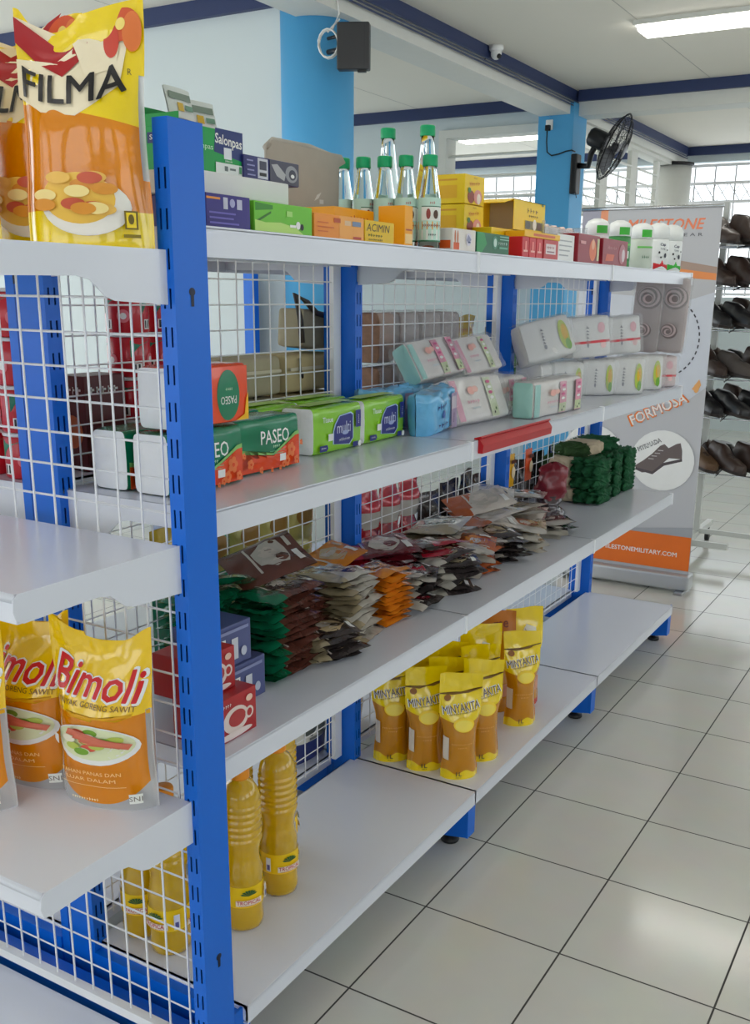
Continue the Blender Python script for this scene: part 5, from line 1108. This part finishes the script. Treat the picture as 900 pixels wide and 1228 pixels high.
standbag('plain beige bag behind the lowest wire beside the yellow oil pouches', .16, .24, .08, lambda a, s, d: FC, (-.115, 1.04, Z0), PI / 2, 141, None, (), 'rice_bag')

# ------------------------------------------------------------------ roll-up banner
bn = thing('roll_up_banner', 'grey and orange roll-up shoe banner standing behind the far end of the shelving', 'banner', (-.075, 3.45, 0), 0)
BG = mat('banner_print', (196, 196, 200), .5, var=.03, vscale=2)
b = MB(); b.box(-.312, .312, -.0008, .0008, .085, 1.715, BG); BO = flat(240, 128, 48); BSH = flat(110, 98, 96)
f = lambda u, v, o: (u + .075, -.0008 - o, v)
ds = [('r', -.386, 1.50, -.300, 1.714, flat(168, 166, 182)), ('r', -.300, 1.50, -.266, 1.714, flat(242, 160, 120)),
      ('p', [(-.386, 1.36), (-.1, 1.34), (.05, 1.30), (.236, 1.36), (.236, .95), (.15, .88), (-.386, .80)], flat(214, 218, 228)),
      ('p', [(-.2, 1.51), (.0, 1.505), (.236, 1.465), (.236, 1.438), (.10, 1.455), (-.1, 1.48)], flat(176, 150, 136)), ('p', [(-.2, 1.49), (.10, 1.455), (.236, 1.438), (.236, 1.41), (.10, 1.42), (-.1, 1.45)], flat(240, 150, 88)),
      ('t', 'MILESTONE', -.004, 1.645, .044, flat(244, 138, 96), {'w': .335, 'bold': .035, 'shear': .25}), ('t', 'W E A R', .097, 1.600, .013, flat(110, 110, 116), {'w': .13, 'bold': .02})]
for q in range(16):
    a = -1.2 + q * .16; cx, cz, R = .03, 1.16, .155; a0, a1 = a, a + .09
    ds.append(('p', [(cx + R * math.cos(a0), cz + R * 1.1 * math.sin(a0)), (cx + (R + .006) * math.cos(a0), cz + (R + .006) * 1.1 * math.sin(a0)), (cx + (R + .006) * math.cos(a1), cz + (R + .006) * 1.1 * math.sin(a1)), (cx + R * math.cos(a1), cz + R * 1.1 * math.sin(a1))], flat(70, 70, 80)))
ds += [('t', 'FORMOSA', .03, .842, .052, BO, {'rot': 27, 'bold': .085, 'w': .285}), ('t', 'FORMOSA', .03, .842, .044, flat(246, 240, 236), {'rot': 27, 'bold': .03, 'w': .272}), ('e', .195, .945, .012, .02, flat(240, 176, 110)), ('p', [(.175, .94), (.205, .985), (.215, .96), (.20, .93)], flat(240, 176, 110)),
       ('p', [(-.386, .33), (-.1, .27), (.236, .31), (.236, .26), (-.386, .26)], flat(170, 172, 178)),
       ('e', .070, .608, .147, .140, WHITE), ('e', -.270, .610, .147, .140, WHITE)]
sh = [(-.050, .555), (-.055, .575), (-.02, .60), (.02, .635), (.055, .675), (.075, .685), (.095, .668), (.130, .690), (.148, .695), (.158, .66), (.160, .622), (.10, .622), (.07, .592), (.03, .552), (-.02, .544)]
for dx in (0.0, -.34):
    ds += [('p', [(u + dx, v) for u, v in sh], BSH), ('p', [(-.055 + dx, .556), (.03 + dx, .540), (.08 + dx, .585), (.162 + dx, .612), (.160 + dx, .624), (.075 + dx, .598), (.028 + dx, .553), (-.05 + dx, .566)], flat(84, 76, 78))] + [('r', .005 + dx + .014 * q, .610 + .014 * q, .030 + dx + .014 * q, .614 + .014 * q, flat(196, 190, 186)) for q in range(4)] + [('t', 'MYRMADA', .005 + dx, .677, .020, flat(60, 60, 66), {'rot': 27, 'w': .115, 'bold': .05}), ('t', 'MYRMADA', .005 + dx, .677, .014, flat(226, 226, 226), {'rot': 27, 'w': .110, 'bold': .0})]
ds += [('r', -.386, .100, .236, .262, flat(240, 118, 40)), ('t', 'MILESTONEMILITARY.COM', -.005, .172, .021, WHITE, {'w': .36, 'bold': .03})]
b.decals(f, ds, 1, .0004, .00012); b.build('banner_panel', bn)
b = MB(); b.rbox(-.325, .325, -.05, .05, .012, .085, mat('brushed_aluminium', (196, 198, 200), .35, metal=.6, var=.03), .012, 3)
for x in (-.29, .29): b.box(x - .02, x + .02, -.09, .09, 0, .014, CHROME)
b.build('banner_base', bn)
b = MB(); b.tube([(-.316, 0, 1.716), (.316, 0, 1.716)], .008, CHROME, 8); b.build('top_rail', bn)
b = MB(); b.tube([(0, .02, .06), (0, .012, 1.715)], .008, CHROME, 8); b.build('pole', bn)

# ------------------------------------------------------------------ shoe rack
SX0, SX1, SY0, SY1 = .065, .98, 4.10, 4.48
TIERS = (1.60, 1.405, 1.205, .965, .770, .485)
rk = thing('shoe_rack', 'white wheeled metal shoe rack with wire tiers, right of the banner', 'shoe rack', (0, 0, 0))
RKM = mat('rack_enamel', (206, 208, 204), .35, var=.03)
for x in (SX0, SX1):
    b = MB(); b.box(x - .014, x + .014, 4.27, 4.30, .10, 1.80, RKM); b.build('post', rk)
    b = MB(); b.box(x - .016, x + .016, 3.98, 4.60, .085, .115, RKM); fb = b.build('foot_bar', rk)
    for y in (4.02, 4.56):
        b = MB(); b.lathe([(.010, .05), (.010, .085)], 10, BLACK, Matrix.Translation((x, y, 0))); Mw = Matrix.Translation((x, y, .028)) @ Matrix.Rotation(PI / 2, 4, 'Y')
        b.lathe([(.020, -.012), (.028, -.010), (.028, .010), (.020, .012)], 18, BLACK, Mw); b.box(x - .016, x + .016, y - .012, y + .012, .045, .062, BLACK); b.build('caster', fb)
b = MB(); b.box(SX0, SX1, 4.275, 4.295, .10, .125, RKM); b.build('cross_rail', rk)
b = MB(); b.box(SX0 - .02, SX0 + .22, 4.02, 4.045, .085, .115, RKM); b.build('foot_bar', rk)
for z in TIERS:
    b = MB()
    for y, dz in ((SY0, -.02), (SY0 + .10, -.01), (4.36, .01)): b.tube([(SX0 - .03, y, z + dz - .006), (SX1, y, z + dz - .006)], .004, CHROME, 6)
    for x in (SX0 - .03, SX0 + .12, SX0 + .3): b.tube([(x, 4.37, z + .004), (x, SY0 - .01, z - .028), (x, SY0 - .05, z - .032), (x, SY0 - .055, z - .012)], .0035, CHROME, 6)
    b.build('wire_tier', rk)
LEA = [mat('black_leather', (36, 34, 36), .35, coat=.3, var=.1), mat('dark_brown_leather', (66, 50, 44), .4, coat=.2, var=.12), mat('tan_brown_leather', (104, 78, 56), .45, var=.12), mat('grey_suede', (92, 84, 80), .8, var=.15)]
SOLE = mat('shoe_sole', (52, 44, 42), .6, var=.05)
def shoe_parts(m, tall):
    up_ = MB(); N = 18
    L_ = .27
    def prof(s):  # s 0 heel .. 1 toe: half width, top height
        w = .030 + .008 * smooth(s / .25) + .008 * math.sin(PI * min(1, max(0, (s - .3) / .7))) - .030 * smooth((s - .88) / .12)
        h = (.085 + tall) if s < .30 else (.085 + tall) * (1 - smooth((s - .30) / .30)) + .058 * smooth((s - .30) / .30) - .022 * smooth((s - .6) / .4)
        return w, h
    def fn(a, s):
        w, h = prof(s); an = PI * a; x = (s - .5) * L_; e = .55
        if s < .02: x += .006
        c = math.cos(an); d = math.sin(an)
        return (x, math.copysign(abs(c) ** e, c) * w * (1 - .18 * d * (1 if s < .35 else .3)), .016 + d ** .75 * h)
    up_.grid(fn, N, 26, m, True, None, True)
    for s in (0, 1):
        ring = [fn(i / N, s) for i in range(N + 1)]; up_.add(ring, [tuple(range(N + 1))], m, True)
    # dark mouth
    P = []
    for i in range(20):
        an = 2 * PI * i / 20; P.append((-.085 + .042 * math.cos(an), .021 * math.sin(an), .1025 + tall))
    up_.add(P, [tuple(range(20))], INK)
    so = MB(); out = []
    for i in range(30):
        t_ = i / 29; w, h = prof(t_); out.append(((t_ - .5) * L_ * 1.03, w + .004))
    out = out + [(x, -y) for x, y in out[::-1]]
    so.prism(out, .004, .018, SOLE, 'xyz'); so.box(-L_ * .5, -L_ * .28, -.028, .028, 0, .006, SOLE)
    la = MB()
    for q in range(4):
        s = .52 + q * .045; w, h = prof(s); x = (s - .5) * L_; la.tube([(x, -.018, .012 + h * .97), (x + .004, 0, .019 + h * 1.0), (x, .018, .012 + h * .97)], .0018, flat(50, 46, 46), 5)
    return up_, so, la
def shoe(label, k, loc, rot, tall=.0):
    t = thing('shoe', label, 'shoe', loc, rot, 'shoes on the rack')
    a, s, l = shoe_parts(LEA[k], tall); a.build('upper', t); s.build('sole', t); l.build('laces', t); return t
protos_s = []
tn = ('top', 'second', 'third', 'fourth', 'fifth', 'lowest')
cn = ('black', 'dark brown', 'tan brown', 'grey')
pn = ('nearest the banner, front', 'nearest the banner, rear', 'second from the banner, front', 'second from the banner, rear', 'third from the banner')
cols = ((1, 3, 1, 0, 2), (1, 0, 1, 1, 0), (0, 0, 0, 1, 1), (1, 1, 3, 0, 1), (0, 0, 0, 1, 0), (2, 1, 1, 0, 1))
for ti, z in enumerate(TIERS):
    for k in range(5):
        ci = cols[ti][k]; lab = '%s shoe on the %s rack tier, %s' % (cn[ci], tn[ti], pn[k])
        x = (.085, .10, .215, .225, .335)[k]; y = (4.14, 4.27, 4.13, 4.27, 4.17)[k]
        rot = (math.radians(-4), math.radians(8), math.radians((-38, -32, -42, -30, -36)[k] + 6 * ((ti * 3 + k) % 3 - 1)))
        pr = next((p for p in protos_s if p[0] == ci), None)
        if pr is None: o = shoe(lab, ci, (x, y, z), rot, .02 if ci == 1 else 0); protos_s.append((ci, o))
        else: dup(pr[1], lab, (x, y, z), rot)

# ------------------------------------------------------------------ fan, router, camera, socket
FC_ = Vector((-1.225, 6.30, 2.375)); AX = Vector((.88, .12, -.42)).normalized()
fan = thing('wall_fan', 'black oscillating wall fan on the square blue pillar', 'fan', tuple(FC_))
q = AX.to_track_quat('Z', 'Y').to_matrix().to_4x4()
b = MB(); R = .235
for sg, dp in ((1, .075), (-1, .07)):
    for rr_, zz in ((R, 0), (R * .86, dp * .45), (R * .66, dp * .72), (R * .40, dp * .92), (R * .22, dp)):
        b.tube([(rr_ * math.cos(2 * PI * i / 32), rr_ * math.sin(2 * PI * i / 32), sg * zz) for i in range(32)], .0022 if rr_ < R else .006, BLACK, 5, True, q)
    for i in range(40):
        a = 2 * PI * i / 40; b.tube([(r_ * math.cos(a), r_ * math.sin(a), sg * z_) for r_, z_ in ((R, 0), (R * .86, dp * .45), (R * .66, dp * .72), (R * .40, dp * .92), (R * .22, dp))], .0013, BLACK, 4, False, q)
b.lathe([(.055, .074), (.05, .079), (.02, .082)], 20, flat(60, 60, 64), q)
b.build('guard', fan)
b = MB()
for k in range(3):
    Mk = q @ Matrix.Rotation(2 * PI * k / 3, 4, 'Z')
    for sgn in (0, .002): b.grid(lambda a, s: ((.03 + .17 * s), (a - .5) * (.05 + .11 * math.sin(PI * min(1, s * .75 + .1))), (a - .5) * .05 + sgn), 6, 8, flat(70, 70, 76), True, Mk)
b.lathe([(.03, -.02), (.032, .02), (.02, .03)], 18, flat(70, 70, 76), q); b.build('blades', fan)
b = MB(); b.lathe([(.03, -.07), (.062, -.075), (.066, -.10), (.064, -.19), (.052, -.205)], 8, BLACK, q); b.build('motor_housing', fan)
pv = AX * -.13; b = MB(); b.tube([tuple(pv), (pv.x - .05, pv.y, pv.z - .09), (-.21, .06, -.11), (-.31, .09, -.10)], [.022, .022, .018, .022], BLACK, 10); b.build('arm', fan)
b = MB(); b.rbox(-.345, -.295, .04, .14, -.30, -.02, BLACK, .012); b.tube([(-.30, .05, -.27), (-.285, .045, -.33)], .003, BLACK, 5); b.build('wall_bracket', fan)
sk = thing('wall_socket', 'white socket with a black plug on the front of the square blue pillar', 'socket', (-1.755, 6.358, 2.565))
b = MB(); b.rbox(-.028, .028, -.014, .001, -.036, .036, WHITE, .006); b.build('plate', sk)
b = MB(); b.rbox(-.018, .018, -.05, -.02, -.045, -.005, BLACK, .005); b.build('plug', sk)
b = MB(); b.tube([(0, -.045, -.03), (-.004, -.035, -.12), (-.002, -.02, -.19), (.03, -.008, -.215), (.09, -.006, -.205), (.14, -.006, -.19), (.186, -.008, -.185), (.195, .04, -.19)], .005, BLACK, 6); b.build('cord', sk)
b = MB(); b.tube([(.0, -.008, .055), (-.01, -.006, .13), (.03, -.006, .16), (.12, -.006, .17), (.13, -.02, .20)], .004, flat(120, 180, 226), 6); b.build('surface_cable', sk)
rt_ = thing('router_box', 'dark grey flat box mounted beside the round blue column near the ceiling', 'router', (-1.508, 3.262, 2.362), math.radians(24))
b = MB(); b.rbox(-.078, .078, -.030, .030, 0, .205, mat('dark_grey_plastic', (52, 52, 54), .45, var=.05), .010, 3); b.decals(lambda u, v, o: (u, -.030 - o, v), [('r', .054, .01, .056, .19, flat(36, 36, 38))]); b.build('box_body', rt_)
b = MB(); b.tube([(-.05, .02, .10), (-.14, .09, .10)], .012, BLACK, 8); b.tube([(-.05, .02, .16), (-.14, .09, .16)], .008, BLACK, 8); b.build('wall_bracket', rt_)
b = MB(); b.tube([(.03 + .018 * i, 0, .004) for i in range(2)], .006, BLACK, 6); b.box(.02, .06, -.012, .012, -.008, .002, BLACK); b.build('port', rt_)
b = MB()
pts = []
for i in range(44): a = 2 * PI * i / 15; pts.append((.048 * math.cos(a), .012 * math.sin(a * .31), .062 * math.sin(a)))
b.tube(pts, .0045, WHITE, 6); b.tube([(.02, 0, .062), (.05, .01, .13), (.035, .02, .20), (.05, .02, .31)], .0045, WHITE, 6); b.tube([(-.005, .0, .05), (.05, .02, .11)], .0045, WHITE, 6)
tag(b.build('cable_coil'), 'coiled white cable hanging on the round blue column beside the dark box', 'cable', None, None, (-1.625, 3.222, 2.482), math.radians(20))
cc = thing('dome_camera', 'small white dome camera hanging at the long ceiling beam', 'camera', (-1.545, 4.93, ZC))
b = MB(); b.lathe([(.045, 0), (.045, -.02), (.038, -.03)][::-1], 20, WHITE); b.build('mount', cc)
b = MB(); b.ball((.0, 0, -.045), .034, WHITE, 18); b.build('dome', cc)
b = MB(); b.lathe([(.014, 0), (.014, .012)], 14, BLACK, Matrix.Translation((.022, -.012, -.060)) @ Matrix.Rotation(2.2, 4, (0.4, 1, 0))); b.build('lens', cc)
b = MB(); b.tube([(-.03, 0, -.01), (-.05, -.02, -.05), (-.06, -.06, -.10)], .004, INK, 6); b.build('cable', cc)
